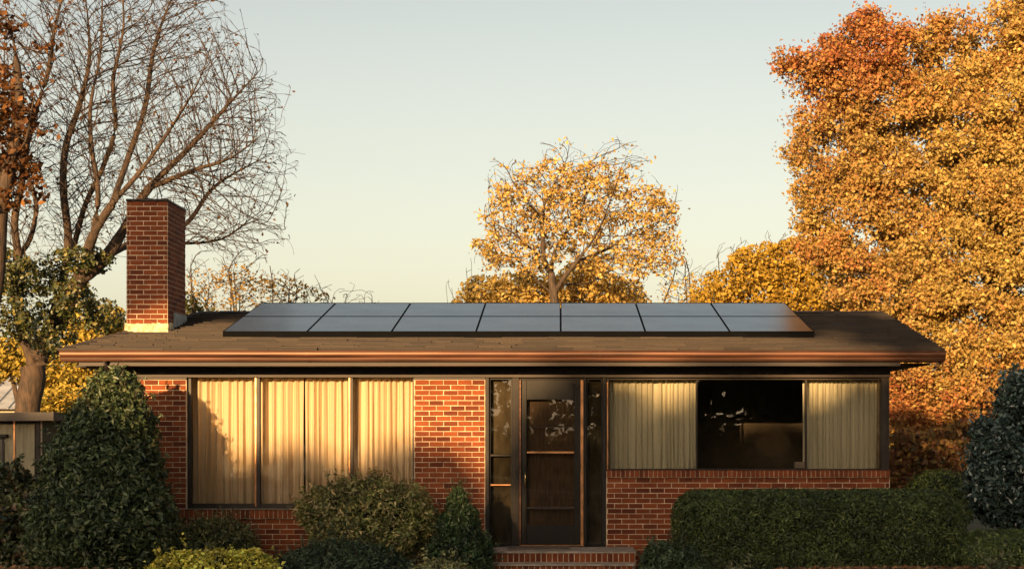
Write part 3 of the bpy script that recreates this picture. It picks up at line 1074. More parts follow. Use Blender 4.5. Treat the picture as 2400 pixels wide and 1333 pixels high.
class Skeleton:
    def __init__(s):
        s.p, s.par = [], []

    def limb(s, pts, step, start=None):
        """adds a smooth limb; start = index of the node it leaves from"""
        ln = smooth_line(pts, step)
        prev = -1 if start is None else start
        ids = []
        for k, q in enumerate(ln):
            if k == 0 and start is not None:
                continue
            s.p.append(q); s.par.append(prev)
            prev = len(s.p) - 1
            ids.append(prev)
        return ids

    def nearest(s, q):
        return int(np.argmin(np.sum((np.array(s.p) - np.array(q)) ** 2, 1)))

    def limb_from(s, pts, step):
        k = s.nearest(pts[0])
        return s.limb([s.p[k]] + [np.array(q) for q in pts[1:]], step, k)

    def grow(s, attr, step, infl, kill, iters, rng, bias=(0, 0, 0.12), wiggle=0.12, momentum=0.0, centre=None, radial=0.0, turn=None):
        has_child = set(k for k in s.par if k >= 0)
        P_ = np.array(s.p); par = list(s.par)
        attr = np.array(attr)
        def near(A, B, base):
            # nearest node of B for each attractor
            best = np.full(len(A), 1e18); bi = np.zeros(len(A), int)
            for c in range(0, len(B), 400):
                d = ((A[:, None, :] - B[None, c:c + 400, :]) ** 2).sum(2)
                k = d.argmin(1); v = d[np.arange(len(A)), k]
                m = v < best
                best[m] = v[m]; bi[m] = k[m] + c + base
            return best, bi
        bd, bi = near(attr, P_, 0)
        grown = {}
        b = np.array(bias)
        for it in range(iters):
            keep = bd > kill * kill
            attr, bd, bi = attr[keep], bd[keep], bi[keep]
            if len(attr) == 0:
                break
            act = bd < infl * infl
            if not act.any():
                break
            idx = bi[act]
            dv = unit(attr[act] - P_[idx])
            u, inv = np.unique(idx, return_inverse=True)
            acc = np.zeros((len(u), 3))
            np.add.at(acc, inv, dv)
            acc = unit(acc) + b + wiggle * rng.normal(size=acc.shape)
            if momentum:
                pu = np.array([par[int(k)] for k in u])
                acc += momentum * np.where((pu >= 0)[:, None], unit(P_[u] - P_[np.maximum(pu, 0)]), 0)
            if centre is not None:
                acc += radial * unit(P_[u] - centre)
            acc = unit(acc)
            newp = P_[u] + acc * step
            ok = np.array([grown.get(int(k), 0) < 3 for k in u])
            if turn is not None:
                pu = np.array([par[int(k)] for k in u])
                dp = unit(P_[u] - P_[np.maximum(pu, 0)])
                lim = np.array([.25 if int(k) in has_child else turn for k in u])
                ok &= (pu < 0) | ((dp * acc).sum(1) > lim)
            newp, uu = newp[ok], u[ok]
            if len(newp) == 0:
                break
            has_child.update(int(k) for k in uu)
            for k in uu:
                grown[int(k)] = grown.get(int(k), 0) + 1
            base = len(P_)
            P_ = np.concatenate([P_, newp]); par += [int(k) for k in uu]
            d2, i2 = near(attr, newp, base)
            m = d2 < bd
            bd[m] = d2[m]; bi[m] = i2[m]
        s.p = list(P_); s.par = par

    def radii(s, r0, e=2.3, rmax=None):
        n = len(s.p)
        acc = np.zeros(n)
        par = s.par
        r = np.zeros(n)
        for i in range(n - 1, -1, -1):
            v = acc[i] if acc[i] > 0 else r0 ** e
            r[i] = v ** (1 / e)
            if par[i] >= 0:
                acc[par[i]] += v
        if rmax:
            r = np.where(r > r0 * 3, r * 1.0, r)
            f = rmax / r.max()
            t = np.clip((r - r0) / (r.max() - r0), 0, 1)
            r = r * (1 + (f - 1) * t ** 1.3)
        # no sudden shoulders: the thickest child keeps most of its parent's girth
        main = {}
        for i in range(n):
            if par[i] >= 0 and (par[i] not in main or r[i] > r[main[par[i]]]):
                main[par[i]] = i
        for i in range(n):
            if par[i] >= 0 and main[par[i]] == i:
                if r[par[i]] > 0.45 * r.max():
                    r[i] = max(r[i], r[par[i]] * 0.92)
        s.r = r
        has = np.zeros(n, bool)
        for k in par:
            if k >= 0:
                has[k] = True
        s.tip = ~has
        return r

    def mesh(s, name, mat, n=4, nbig=8, thr=0.035):
        """tubes along the skeleton; thick limbs get more sides"""
        Pn = np.array(s.p); par = np.array(s.par); r = s.r
        V, F = [], []
        has = par >= 0
        child = np.where(has)[0]
        # direction of every node
        d = np.zeros_like(Pn)
        d[child] = unit(Pn[child] - Pn[par[child]])
        root = np.where(~has)[0]
        for k in root:
            c = np.where(par == k)[0]
            if len(c):
                d[k] = unit(Pn[c[0]] - Pn[k])
        # main child of each node
        main = {}
        for c in child:
            p = par[c]
            if p not in main or r[c] > r[main[p]]:
                main[p] = c
        for big in (False, True):
            sel = child[(r[child] > thr) == big]
            if len(sel) == 0:
                continue
            m = nbig if big else n
            an = np.arange(m) * 2 * pi / m
            def rings(cen, dr, rad):
                ref = np.where(np.abs(dr[:, 2:3]) < 0.92, np.array([[0, 0, 1.0]]), np.array([[1.0, 0, 0]]))
                u = unit(np.cross(dr, ref)); w = np.cross(dr, u)
                return cen[:, None, :] + rad[:, None, None] * (np.cos(an)[None, :, None] * u[:, None, :] + np.sin(an)[None, :, None] * w[:, None, :])
            p = par[sel]
            ismain = np.array([main[q] == c for q, c in zip(p, sel)])
            rp = np.where(ismain, r[p], np.minimum(r[p], r[sel] * 1.25))
            dp = np.where((ismain & has[p])[:, None], d[p], d[sel])
            R0 = rings(Pn[p], dp, rp)
            R1 = rings(Pn[sel], d[sel], r[sel])
            nn = len(sel)
            vv = np.concatenate([R0, R1], 1).reshape(-1, 3)
            base = (np.arange(nn) * 2 * m)[:, None]
            kk = np.arange(m)[None, :]; k2 = (kk + 1) % m
            ff = np.stack([base + kk, base + k2, base + m + k2, base + m + kk], 2).reshape(-1, 4)
            off = sum(len(x) for x in V)
            V.append(vv); F.append(ff + off)
        return np_mesh(name, np.concatenate(V), np.concatenate(F), mat, smooth=True)


def in_blobs(blobs, n, rng, shell=0.0):
    """random points inside a list of ellipsoids (centre, radii); shell in 0..1 pushes them outward"""
    vol = np.array([b[1][0] * b[1][1] * b[1][2] for b in blobs]) ** 0.8
    k = rng.choice(len(blobs), n, p=vol / vol.sum())
    c = np.array([b[0] for b in blobs])[k]; r = np.array([b[1] for b in blobs])[k]
    u = unit(rng.normal(size=(n, 3)))
    rad = rng.uniform(shell ** 3, 1, n) ** (1 / 3)
    return c + u * r * rad[:, None], u


def blob(px, py, rx, ry, d, depth=None):
    c = P(px, py, d)
    s = K * d
    return (c, np.array([rx * s, (depth if depth else (rx + ry) * 0.5 * s), ry * s]))


def bumpy(u, seed, amp=0.12):
    """cheap smooth noise over directions"""
    r = np.random.default_rng(seed)
    out = np.zeros(len(u))
    for k in range(10):
        w = r.normal(size=3) * (2.0 + k * 0.9)
        out += np.sin(u @ w + r.uniform(0, 6)) / (1 + 0.35 * k)
    return 1 + amp * out / 3.0


def shrub(name, label, cat, blobs, n, ln, wd, cols, seed, mat=M_EVER, amp=0.12, depth=0.16, core=0.86, group=None,
          spread=0.7, sprigs=0, up=0.25, jit=0.25, stems=True, base=None, floor=0.02):
    """dense bush: leaves through the outer layer of bumpy ellipsoids over a dark inside"""
    rng = np.random.default_rng(seed)
    cc = np.mean([b[0] for b in blobs], 0) if base is None else np.array(base)
    root = thing(name, label, cat, (cc[0], cc[1], 0), group)
    area = np.array([(b[1][0] * b[1][2] + b[1][0] * b[1][1] + b[1][1] * b[1][2]) for b in blobs])
    Pc, Nc = [], []
    tot = 0
    while tot < n:
        m = n
        k = rng.choice(len(blobs), m, p=area / area.sum())
        c = np.array([b[0] for b in blobs])[k]; r = np.array([b[1] for b in blobs])[k]
        u = unit(rng.normal(size=(m, 3)))
        f = bumpy(u + k[:, None] * 1.7, seed, amp) * (1 - depth * rng.uniform(0, 1, m) ** 1.5 + 0.035 * rng.normal(size=m))
        p = c + u * r * f[:, None]
        keep = p[:, 2] > floor
        for q, b in enumerate(blobs):
            inside = (((p - b[0]) / (b[1] * 0.88)) ** 2).sum(1) < 1
            keep &= ~(inside & (k != q))
        nn = unit(u / r)
        Pc.append(p[keep]); Nc.append(nn[keep]); tot += keep.sum()
    Pc, Nc = np.concatenate(Pc)[:n], np.concatenate(Nc)[:n]
    if sprigs:
        # loose shoots sticking out of the outline
        sp, sn = [], []
        st = Geo()
        ids = rng.choice(len(Pc), sprigs)
        for i in ids:
            dr = unit(Nc[i] + np.array([0, 0, 0.9]) + 0.5 * rng.normal(size=3))
            h = rng.uniform(0.06, 0.22)
            q = [Pc[i] - dr * 0.05, Pc[i] + dr * h * 0.5, Pc[i] + dr * h + 0.02 * rng.normal(size=3)]
            st.tube(q, [0.004, 0.003, 0.002], 3, cap=False)
            for t in np.linspace(0.1, 1, 7):
                sp.append(Pc[i] + dr * h * t + 0.012 * rng.normal(size=3)); sn.append(dr)
        st.build("shoots", M_BARK, root, kind="stuff")
        Pc = np.concatenate([Pc, np.array(sp)]); Nc = np.concatenate([Nc, np.array(sn)])
    N2 = Nc + np.array([0, 0, up])
    clump = bumpy(Pc * 3.1, seed + 5, 0.5)[:, None]
    colr = palette(len(Pc), cols, rng, jit) * clump * 1.75
    me = leaves_mesh("foliage", Pc, N2, ln, wd, np.clip(colr, 0.003, 0.9), mat, rng, spread)
    link("foliage", me, root, kind="stuff")
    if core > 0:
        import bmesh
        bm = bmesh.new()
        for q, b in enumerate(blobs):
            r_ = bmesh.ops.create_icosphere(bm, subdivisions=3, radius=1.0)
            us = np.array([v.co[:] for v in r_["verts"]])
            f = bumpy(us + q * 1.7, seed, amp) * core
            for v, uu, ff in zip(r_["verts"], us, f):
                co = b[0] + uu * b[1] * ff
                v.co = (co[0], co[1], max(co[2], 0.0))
        me = bpy.data.meshes.new("dark_core")
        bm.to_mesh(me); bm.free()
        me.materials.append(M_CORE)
        link("dark_core", me, root)  # solid dark hull put in to block light through the leaves
    if stems:
        g = Geo()
        for k in range(5):
            b = blobs[k % len(blobs)]
            e = b[0] + rng.normal(size=3) * b[1] * 0.25
            x0 = cc[0] + rng.uniform(-0.1, 0.1); y0 = cc[1] + rng.uniform(-0.1, 0.1)
            g.tube([(x0, y0, -0.05), ((x0 + e[0]) / 2, (y0 + e[1]) / 2, e[2] * 0.5), e], [0.02, 0.015, 0.008], 5)
        g.build("stems", M_BARKD, root)
    return root


# ------------------------------------------------------------------ trees behind the house
GREEN_D = [(0.012, 0.026, 0.008), (0.025, 0.045, 0.014), (0.045, 0.07, 0.022), (0.07, 0.085, 0.03)]
GOLD = [(0.31, 0.19, 0.045), (0.47, 0.325, 0.085), (0.56, 0.43, 0.13), (0.40, 0.30, 0.09)]
ORANGE = [(0.21, 0.060, 0.028), (0.34, 0.11, 0.042), (0.44, 0.17, 0.06), (0.48, 0.26, 0.08)]
YELLOW = [(0.42, 0.26, 0.06), (0.55, 0.38, 0.10), (0.62, 0.47, 0.16), (0.40, 0.23, 0.05)]
OLIVE = [(0.10, 0.085, 0.02), (0.20, 0.15, 0.03), (0.32, 0.23, 0.045)]
RUSSET = [(0.07, 0.028, 0.012), (0.13, 0.055, 0.018), (0.22, 0.10, 0.03)]


def leafed(sk, rng, n, sel_r, sig, hang=0.0):
    """leaf positions scattered about the thin ends of a skeleton"""
    Pn = np.array(sk.p)
    ids = np.where(sk.r < sel_r)[0]
    k = rng.choice(ids, n)
    p = Pn[k] + rng.normal(size=(n, 3)) * sig
    p[:, 2] -= hang * rng.uniform(0, 1, n)
    return p


def bare_tree():
    D = 33.0
    rng = np.random.default_rng(21)
    root = thing("bare_tree", "tall bare many-stemmed tree rising behind the brick chimney", "tree", (P(65, 1231, D)[0], D - CAM_D, 0))
    sk = Skeleton()
    st = 0.16
    def Q(*pts):
        return [P(x, y, D + dz) for x, y, dz in pts]
    sk.limb(Q((66, 1240, 0), (62, 1100, 0), (64, 960, 0), (78, 880, 0), (66, 820, 0), (48, 770, 0), (36, 690, -.2), (42, 600, -.3), (34, 520, -.4), (52, 420, -.5), (70, 300, -.6), (110, 180, -.7), (130, 60, -.8), (160, -60, -1)), st)
    sk.limb_from(Q((42, 600, -.3), (70, 560, .2), (85, 480, .5), (60, 400, .8), (20, 300, 1.0), (10, 150, 1.2), (20, -40, 1.3)), st)
    sk.limb_from(Q((74, 860, 0), (105, 800, .2), (132, 720, .4), (150, 640, .5), (160, 560, .6), (148, 440, .7), (155, 340, .8), (185, 250, .9), (210, 130, 1), (200, -20, 1.1)), st)
    sk.limb_from(Q((140, 680, .4), (172, 580, 0), (200, 480, -.3), (240, 395, -.5), (270, 300, -.7), (265, 190, -.9), (290, 60, -1), (280, -80, -1.2)), st)
    sk.limb_from(Q((105, 800, .2), (150, 730, -.4), (190, 650, -.8), (215, 560, -1.2), (262, 480, -1.5), (330, 400, -1.8), (400, 300, -2), (470, 180, -2.3), (510, 50, -2.5)), st)
    sk.limb_from(Q((190, 650, -.8), (250, 600, -.6), (300, 520, -.4), (350, 440, 0), (440, 350, .3), (540, 240, .6), (610, 165, .8)), st)
    sk.limb_from(Q((215, 560, -1.2), (230, 460, -1.4), (215, 350, -1.2), (212, 250, -1), (235, 130, -.8), (240, 0, -.7)), st)
    sk.limb_from(Q((262, 480, -1.5), (300, 370, -1.0), (340, 250, -.6), (360, 120, -.3), (400, 0, 0)), st)
    sk.limb_from(Q((250, 600, -.6), (330, 560, .8), (430, 530, 1.4), (500, 440, 1.8), (580, 390, 2), (650, 355, 2.2)), st)
    sk.limb_from(Q((330, 560, .8), (430, 570, 1.4), (520, 560, 1.8), (590, 520, 2), (655, 545, 2.2)), st)
    sk.limb_from(Q((350, 440, 0), (450, 400, -.6), (540, 370, -1), (620, 310, -1.3)), st)
    sk.limb_from(Q((330, 400, -1.8), (420, 350, -2.4), (500, 290, -2.8), (590, 240, -3)), st)
    blobs = [blob(120, 200, 190, 260, D, 2.6), blob(300, 150, 210, 260, D, 2.8), blob(450, 270, 190, 190, D, 2.6), blob(530, 420, 140, 170, D, 2.2),
             blob(300, 420, 200, 180, D, 2.4), blob(80, 470, 120, 170, D, 2.0), blob(420, 90, 120, 140, D, 2.2), blob(540, 540, 120, 70, D, 1.8), blob(560, 230, 80, 120, D, 1.8)]
    a, _ = in_blobs(blobs, 24000, rng, 0.1)
    wide = [(b[0], b[1] * 1.25) for b in blobs]
    a = np.concatenate([a, in_blobs(wide, 2500, rng, .6)[0]])
    a = a[a[:, 2] < PZ(-160, D)]
    sk.grow(a, 0.13, 0.8, 0.14, 110, rng, (0.0, 0, 0.22), 0.12, 0.7, P(150, 820, D), 0.5, 0.86)
    sk.radii(0.0032, 2.5, 0.24)
    link("trunk", sk.mesh("trunk", M_BARK, 3, 9, 0.03), root)
    # a few dead leaves left on the twig ends
    Pn = np.array(sk.p)
    tips = Pn[sk.tip]
    k = rng.choice(len(tips), 900)
    lp = tips[k] + 0.05 * rng.normal(size=(900, 3))
    link("withered_leaves", leaves_mesh("withered_leaves", lp, np.tile([0, -1., 0.2], (900, 1)), 0.07, 0.045,
         palette(900, [(0.06, 0.03, 0.012), (0.14, 0.07, 0.02)], rng), M_GOLD, rng), root, kind="stuff")
    # ivy and evergreen leaves around the fork
    ib = [blob(70, 650, 90, 45, D - .6, .9), blob(190, 610, 80, 35, D - .8, .8), blob(40, 740, 70, 60, D - .5, .8), blob(160, 700, 70, 55, D - .9, .7),
          blob(120, 780, 60, 60, D - .8, .6), blob(230, 740, 60, 45, D - .6, .6), blob(20, 640, 60, 60, D, .8)]
    p, u = in_blobs(ib, 15000, rng, 0.2)
    w = bumpy(p * 2.2, 8, 1.0) > 0.98
    p, u = p[w], u[w]
    link("ivy", leaves_mesh("ivy", p, u + np.array([0, -.6, .4]), 0.085, 0.05, palette(len(p), [(0.014, 0.022, 0.008), (0.03, 0.042, 0.012), (0.07, 0.075, 0.02), (0.17, 0.13, 0.03)], rng, 0.3), M_EVER, rng), root, kind="stuff")


def russet_tree():
    D = 30.5
    rng = np.random.default_rng(31)
    root = thing("russet_tree", "slender tree with clumps of withered russet leaves at the left edge", "tree", (P(-30, 1200, D)[0], D - CAM_D, 0))
    sk = Skeleton()
    Q = lambda *pts: [P(x, y, D + z) for x, y, z in pts]
    sk.limb(Q((-40, 1260, 0), (-45, 1000, 0), (-35, 800, 0), (-10, 650, 0), (0, 480, 0), (25, 380, 0), (45, 250, 0), (35, 120, 0), (10, 0, 0), (0, -80, 0)), .2)
    sk.limb_from(Q((25, 380, 0), (60, 330, -.4), (80, 230, -.6), (120, 120, -.8), (150, -20, -1)), .2)
    sk.limb_from(Q((0, 480, 0), (-30, 380, .4), (-60, 250, .5), (-60, 100, .6)), .2)
    sk.limb_from(Q((25, 400, 0), (60, 420, .3), (95, 440, .4)), .15)
    cl = [blob(25, 270, 55, 70, D, .7), blob(10, 160, 30, 50, D, .5), blob(50, 240, 45, 40, D - .3, .6), blob(30, 370, 50, 40, D, .6), blob(80, 420, 30, 45, D, .4),
          blob(100, 110, 25, 20, D, .3), blob(-40, 300, 80, 140, D, .9), blob(15, 60, 25, 40, D, .4), blob(110, 305, 22, 22, D, .3), blob(20, 450, 40, 40, D, .5)]
    a, _ = in_blobs(cl, 700, rng, 0.0)
    sk.grow(a, .13, 1.2, .16, 40, rng, (0, 0, .1), .2)
    sk.radii(.005, 2.2, .16)
    link("trunk", sk.mesh("trunk", M_BARK, 4, 8), root)
    p = leafed(sk, rng, 2300, .0085, .09, .08)
    link("crown", leaves_mesh("crown", p, np.tile([0, -.4, .3], (len(p), 1)), .12, .08, palette(len(p), RUSSET, rng, .3), M_GOLD, rng, 1.0), root, kind="stuff")


def yellow_tree():
    D = 45.0
    rng = np.random.default_rng(41)
    root = thing("yellow_tree", "airy yellow-leaved tree rising alone above the solar panels", "tree", (P(1300, 1100, D)[0], D - CAM_D, 0))
    sk = Skeleton()
    Q = lambda *pts: [P(x, y, D + z) for x, y, z in pts]
    st = .2
    sk.limb(Q((1305, 1180, 0), (1306, 900, 0), (1303, 760, 0), (1298, 690, 0), (1292, 640, 0), (1300, 590, 0), (1330, 540, 0), (1368, 480, .2), (1372, 430, .3), (1385, 380, .3)), st)
    sk.limb_from(Q((1296, 650, 0), (1275, 610, -.3), (1270, 540, -.6), (1248, 490, -.8), (1215, 450, -1)), st)
    sk.limb_from(Q((1275, 610, -.3), (1240, 580, -.5), (1200, 545, -.8), (1150, 520, -1)), st)
    sk.limb_from(Q((1270, 540, -.6), (1275, 480, -.6), (1300, 430, -.5), (1330, 370, -.4)), st)
    sk.limb_from(Q((1299, 690, 0), (1322, 650, -.3), (1350, 615, -.5), (1390, 560, -.8), (1415, 510, -1), (1440, 440, -1.2)), st)
    sk.limb_from(Q((1350, 615, -.5), (1410, 590, .4), (1470, 560, .8), (1520, 540, 1), (1570, 500, 1.2)), st)
    sk.limb_from(Q((1300, 670, 0), (1390, 660, .8), (1450, 600, 1.2), (1520, 610, 1.5), (1590, 620, 1.6)), st)
    sk.limb_from(Q((1298, 690, 0), (1250, 650, .6), (1200, 600, 1), (1150, 600, 1.3)), st)
    bl = [blob(1210, 500, 85, 70, D, 1.3), blob(1170, 590, 60, 55, D, 1.0), blob(1290, 450, 90, 65, D, 1.4), blob(1390, 460, 90, 70, D, 1.4), blob(1500, 520, 85, 80, D, 1.3),
          blob(1330, 540, 110, 70, D, 1.3), blob(1450, 600, 120, 60, D, 1.3), blob(1560, 600, 45, 50, D, .8), blob(1250, 600, 70, 50, D, 1.0)]
    a, _ = in_blobs(bl, 3000, rng, 0.1)
    top = [blob(1320, 385, 60, 50, D, 1.0), blob(1450, 400, 80, 60, D, 1.1), blob(1190, 420, 60, 45, D, .8), blob(1550, 500, 50, 70, D, .9)]
    a2, _ = in_blobs(top, 900, rng, 0.0)
    sk.grow(np.concatenate([a, a2]), .14, 1.2, .18, 70, rng, (0, 0, .30), .16, .5, P(1300, 680, D), .4, .82)
    sk.radii(.0052, 2.5, .11)
    link("trunk", sk.mesh("trunk", M_BARKD, 3, 8), root)
    p = leafed(sk, rng, 17500, .0085, .085, .04)
    inb = np.zeros(len(p), bool)
    for b in bl:
        inb |= (((p - b[0]) / (b[1] * 1.15)) ** 2).sum(1) < 1
    inb |= rng.uniform(size=len(p)) < 0.10
    inb &= bumpy(p * 1.5, 3, 1.0) > 0.78
    p = p[inb]
    c = palette(len(p), YELLOW, rng, .2)
    o = palette(len(p), ORANGE, rng, .2)
    w = np.clip(rng.normal(size=(len(p), 1)) * .2 + .06, 0, 1)
    link("crown", leaves_mesh("crown", p, np.tile([0, -.5, .4], (len(p), 1)), .098, .064, c * (1 - w) + o * w, M_GOLD, rng, 1.0), root, kind="stuff")


def big_tree():
    D = 36.0
    rng = np.random.default_rng(51)
    root = thing("autumn_tree", "huge orange and gold autumn tree filling the right side", "tree", (P(2330, 1200, D)[0], D + 1 - CAM_D, 0))
    sk = Skeleton()
    Q = lambda *pts: [P(x, y, D + z) for x, y, z in pts]
    st = .35
    sk.limb(Q((2395, 1215, 1), (2390, 1000, 1), (2385, 850, .6), (2350, 740, .5), (2310, 600, .8), (2260, 450, 1), (2230, 300, 1.2), (2200, 150, 1.2), (2190, 60, 1.2)), st)
    sk.limb_from(Q((2385, 850, .6), (2420, 700, 1), (2430, 500, 1.2), (2400, 300, 1), (2380, 120, 1), (2370, 0, 1)), st)
    sk.limb_from(Q((2310, 600, .8), (2210, 480, .2), (2120, 350, 0), (2050, 260, -.2), (2000, 180, -.3), (1960, 100, -.3)), st)
    sk.limb_from(Q((2350, 740, .5), (2230, 640, .2), (2110, 560, 0), (1990, 480, -.2), (1900, 400, -.3)), st)
    sk.limb_from(Q((2385, 860, .6), (2280, 760, -.4), (2150, 690, -.8), (2020, 640, -1)), st)
    sk.limb_from(Q((2390, 980, 1), (2300, 900, -.3), (2200, 860, -.8)), st)
    bl = [blob(2040, 120, 115, 95, D, 1.2), blob(1930, 165, 95, 75, D, .9), blob(1875, 150, 50, 45, D, .6), blob(2060, 250, 130, 100, D, 1.3), blob(1900, 345, 75, 55, D, .8), blob(1950, 270, 90, 60, D, .9), blob(1990, 360, 110, 90, D, 1.1),
          blob(1935, 470, 85, 80, D, .9), blob(2100, 440, 140, 110, D, 1.3), blob(2190, 90, 60, 70, D + .6, .9), blob(2210, 250, 120, 130, D + .3, 1.4), blob(2340, 100, 110, 110, D + .4, 1.3),
          blob(2440, 60, 120, 130, D + .5, 1.3), blob(2340, 300, 140, 140, D, 1.5), blob(2480, 300, 150, 180, D, 1.6), blob(2270, 450, 150, 110, D - .2, 1.5), blob(2430, 520, 170, 150, D, 1.7),
          blob(2030, 570, 150, 100, D - .2, 1.3), blob(2200, 600, 150, 110, D - .4, 1.4), blob(2340, 660, 150, 100, D - .2, 1.5), blob(2500, 720, 160, 160, D, 1.6),
          blob(2070, 680, 140, 80, D - .5, 1.2), blob(2210, 740, 140, 90, D - .6, 1.3), blob(2330, 820, 150, 90, D - .6, 1.3), blob(2160, 850, 120, 80, D - .8, 1.1), blob(2280, 930, 150, 80, D - .8, 1.2),
          blob(2430, 930, 150, 120, D - .4, 1.3), blob(2150, 960, 90, 60, D - .6, .9)]
    a, u = in_blobs(bl, 5600, rng, 0.3)
    sk.grow(a, .24, 2.6, .27, 90, rng, (-.02, -.02, .06), .15)
    sk.radii(.008, 2.3, .36)
    link("trunk", sk.mesh("trunk", M_BARKD, 3, 9), root)
    n = 310000
    Pn = np.array(sk.p)
    ids = np.where(sk.r < .016)[0]
    ids = rng.choice(ids, int(len(ids) * .75), replace=False)          # leaf tufts
    tuft = rng.gamma(2.0, 1.0, len(ids))
    kk = rng.choice(len(ids), n, p=tuft / tuft.sum())
    p = Pn[ids[kk]] + rng.normal(size=(n, 3)) * np.array([.15, .15, .11])
    p[:, 2] -= .07 * rng.uniform(0, 1, n)
    # thin the crown in patches so that sky and branches show
    h = bumpy(p * .9, 17, 1.0)
    h2 = bumpy(p * 2.3, 19, 1.0)
    p = p[((h > .5) & (h2 > .55)) | (rng.uniform(size=len(p)) < .22)]
    px = 1312 + p[:, 0] / (K * (p[:, 1] + CAM_D)); py = 1005 - (p[:, 2] - EYE) / (K * (p[:, 1] + CAM_D))
    # redder leaves high on the outer left side and low down, as the tree turns
    t = np.clip((330 - py) / 300, 0, 1) * np.clip((2330 - px) / 330, 0.25, 1) + .7 * np.clip((py - 790) / 180, 0, 1)
    t = np.clip(t + .22 * rng.normal(size=len(p)) + .22 + .5 * (bumpy(p * .7, 23, 1.0) - 1), 0, 1)[:, None]
    c = palette(len(p), GOLD, rng, .18) * (1 - t) + palette(len(p), ORANGE, rng, .2) * t
    br = np.clip(.4 * (bumpy(p * 1.1, 29, 1.0) - 1) + .2 * rng.normal(size=len(p)), 0, .6)[:, None]        # browned, drier sprays
    c = c * (1 - br) + br * np.array([.26, .15, .05])
    link("crown", leaves_mesh("crown", p, np.tile([-.1, -.5, .45], (len(p), 1)), .078, .056, c, M_GOLD, rng, .8), root, kind="stuff")


def leafy_bush(name, label, cat, D, blobs_px, n, cols, seed, leaf=.10, twigs=500, trunk_px=None, bare_px=None, bare_n=0, dens=.5, group=None, tip=.006):
    """deciduous thicket: skeleton from the ground, leaves at its ends, optional bare tops"""
    rng = np.random.default_rng(seed)
    bl = [blob(x, y, rx, ry, D, dp) for x, y, rx, ry, dp in blobs_px]
    bx = np.mean([b[0][0] for b in bl])
    root = thing(name, label, cat, (bx, D - CAM_D, 0), group)
    sk = Skeleton()
    first = True
    for b in bl:
        c = b[0]
        foot = np.array([bx + (c[0] - bx) * .6, c[1], -0.05])
        mid = (foot + c) / 2 + np.array([0, 0, .2])
        sk.limb([foot, mid, c], .25)
    a, _ = in_blobs(bl, twigs, rng, .2)
    if bare_px:
        bb = [blob(x, y, rx, ry, D, dp) for x, y, rx, ry, dp in bare_px]
        for b in bb:
            foot = np.array([bx + (b[0][0] - bx) * .85, b[0][1], -0.05])
            for q in range(3):
                e = b[0] + rng.normal(size=3) * b[1] * .3
                f0 = foot + rng.normal(size=3) * np.array([.25, .2, 0])
                sk.limb([f0, f0 * .6 + e * .4 + rng.normal(size=3) * .12, f0 * .25 + e * .75 + rng.normal(size=3) * .12, e], .2)
        a2, _ = in_blobs(bb, bare_n, rng, 0)
        a = np.concatenate([a, a2])
    sk.grow(a, .15, 2.0, .20, 70, rng, (0, 0, .2), .2, .5)
    sk.radii(tip, 2.6, .028 if bare_px and len(bare_px) * 2 > len(blobs_px) else .07)
    link("branches", sk.mesh("branches", M_BARKD if not bare_px else M_BARK, 3, 7), root, kind="stuff")
    if n:
        p = leafed(sk, rng, n, tip * 2.2, .14)
        ok = np.zeros(len(p), bool)
        for b in bl:
            ok |= (((p - b[0]) / (b[1] * 1.1)) ** 2).sum(1) < 1
        ok &= (bumpy(p * 1.2, seed, 1.0) > dens) | (rng.uniform(size=len(p)) < .2)
        p = p[ok]
        link("foliage", leaves_mesh("foliage", p, np.tile([0, -.5, .4], (len(p), 1)), leaf, leaf * .68, palette(len(p), cols, rng, .22), M_GOLD, rng, .9), root, kind="stuff")
    return root


bare_tree()
russet_tree()
yellow_tree()
big_tree()
leafy_bush("golden_bush", "dense golden bush just above the middle solar panels, under the yellow tree", "bush", 48.0,
           [(1150, 700, 75, 55, 1.0), (1240, 690, 90, 60, 1.1), (1340, 690, 90, 55, 1.1), (1440, 700, 80, 50, 1.1), (1380, 640, 60, 40, .8), (1130, 760, 90, 70, 1), (1400, 770, 160, 70, 1.2), (1250, 770, 120, 70, 1.1), (1500, 740, 60, 40, .8)],
           26000, YELLOW, 61, .115, 1500, bare_px=[(1100, 640, 15, 50, .3), (1050, 670, 20, 40, .3)], bare_n=40)
leafy_bush("golden_bush", "olive-gold bush at the right end of the solar panels", "bush", 42.0,
           [(1700, 690, 90, 55, 1.1), (1790, 640, 90, 65, 1.2), (1880, 620, 80, 60, 1.2), (1850, 700, 110, 60, 1.2), (1960, 700, 90, 70, 1.1), (1740, 770, 140, 70, 1.2), (1900, 800, 150, 80, 1.2), (1650, 725, 60, 35, .8)],
           27000, [(0.22, 0.13, 0.02), (0.40, 0.25, 0.035), (0.55, 0.35, 0.05), (0.34, 0.24, 0.05)], 62, .105, 1500, bare_px=[(1720, 600, 50, 50, .8), (1820, 570, 40, 35, .6)], bare_n=130)
leafy_bush("bare_bush", "bare twiggy bush between the yellow tree and the right bushes", "bush", 46.0,
           [(1590, 690, 60, 50, 1.0)], 500, YELLOW, 63, .09, 260, bare_px=[(1600, 640, 70, 60, 1), (1660, 660, 50, 60, .8)], bare_n=220, dens=.2)
leafy_bush("bare_bush", "pale twiggy bush right of the chimney above the roof ridge", "bush", 44.0,
           [(480, 690, 60, 55, 1.0), (560, 680, 80, 60, 1.2), (640, 690, 80, 50, 1.2), (720, 705, 60, 30, 1)], 2600,
           [(0.30, 0.19, 0.05), (0.40, 0.25, 0.07), (0.24, 0.16, 0.05)], 64, .085, 900, bare_px=[(560, 640, 90, 60, 1.4), (680, 670, 80, 40, 1.2), (790, 690, 70, 30, 1), (860, 700, 40, 20, .8), (480, 650, 60, 70, 1)], bare_n=620, dens=.2)
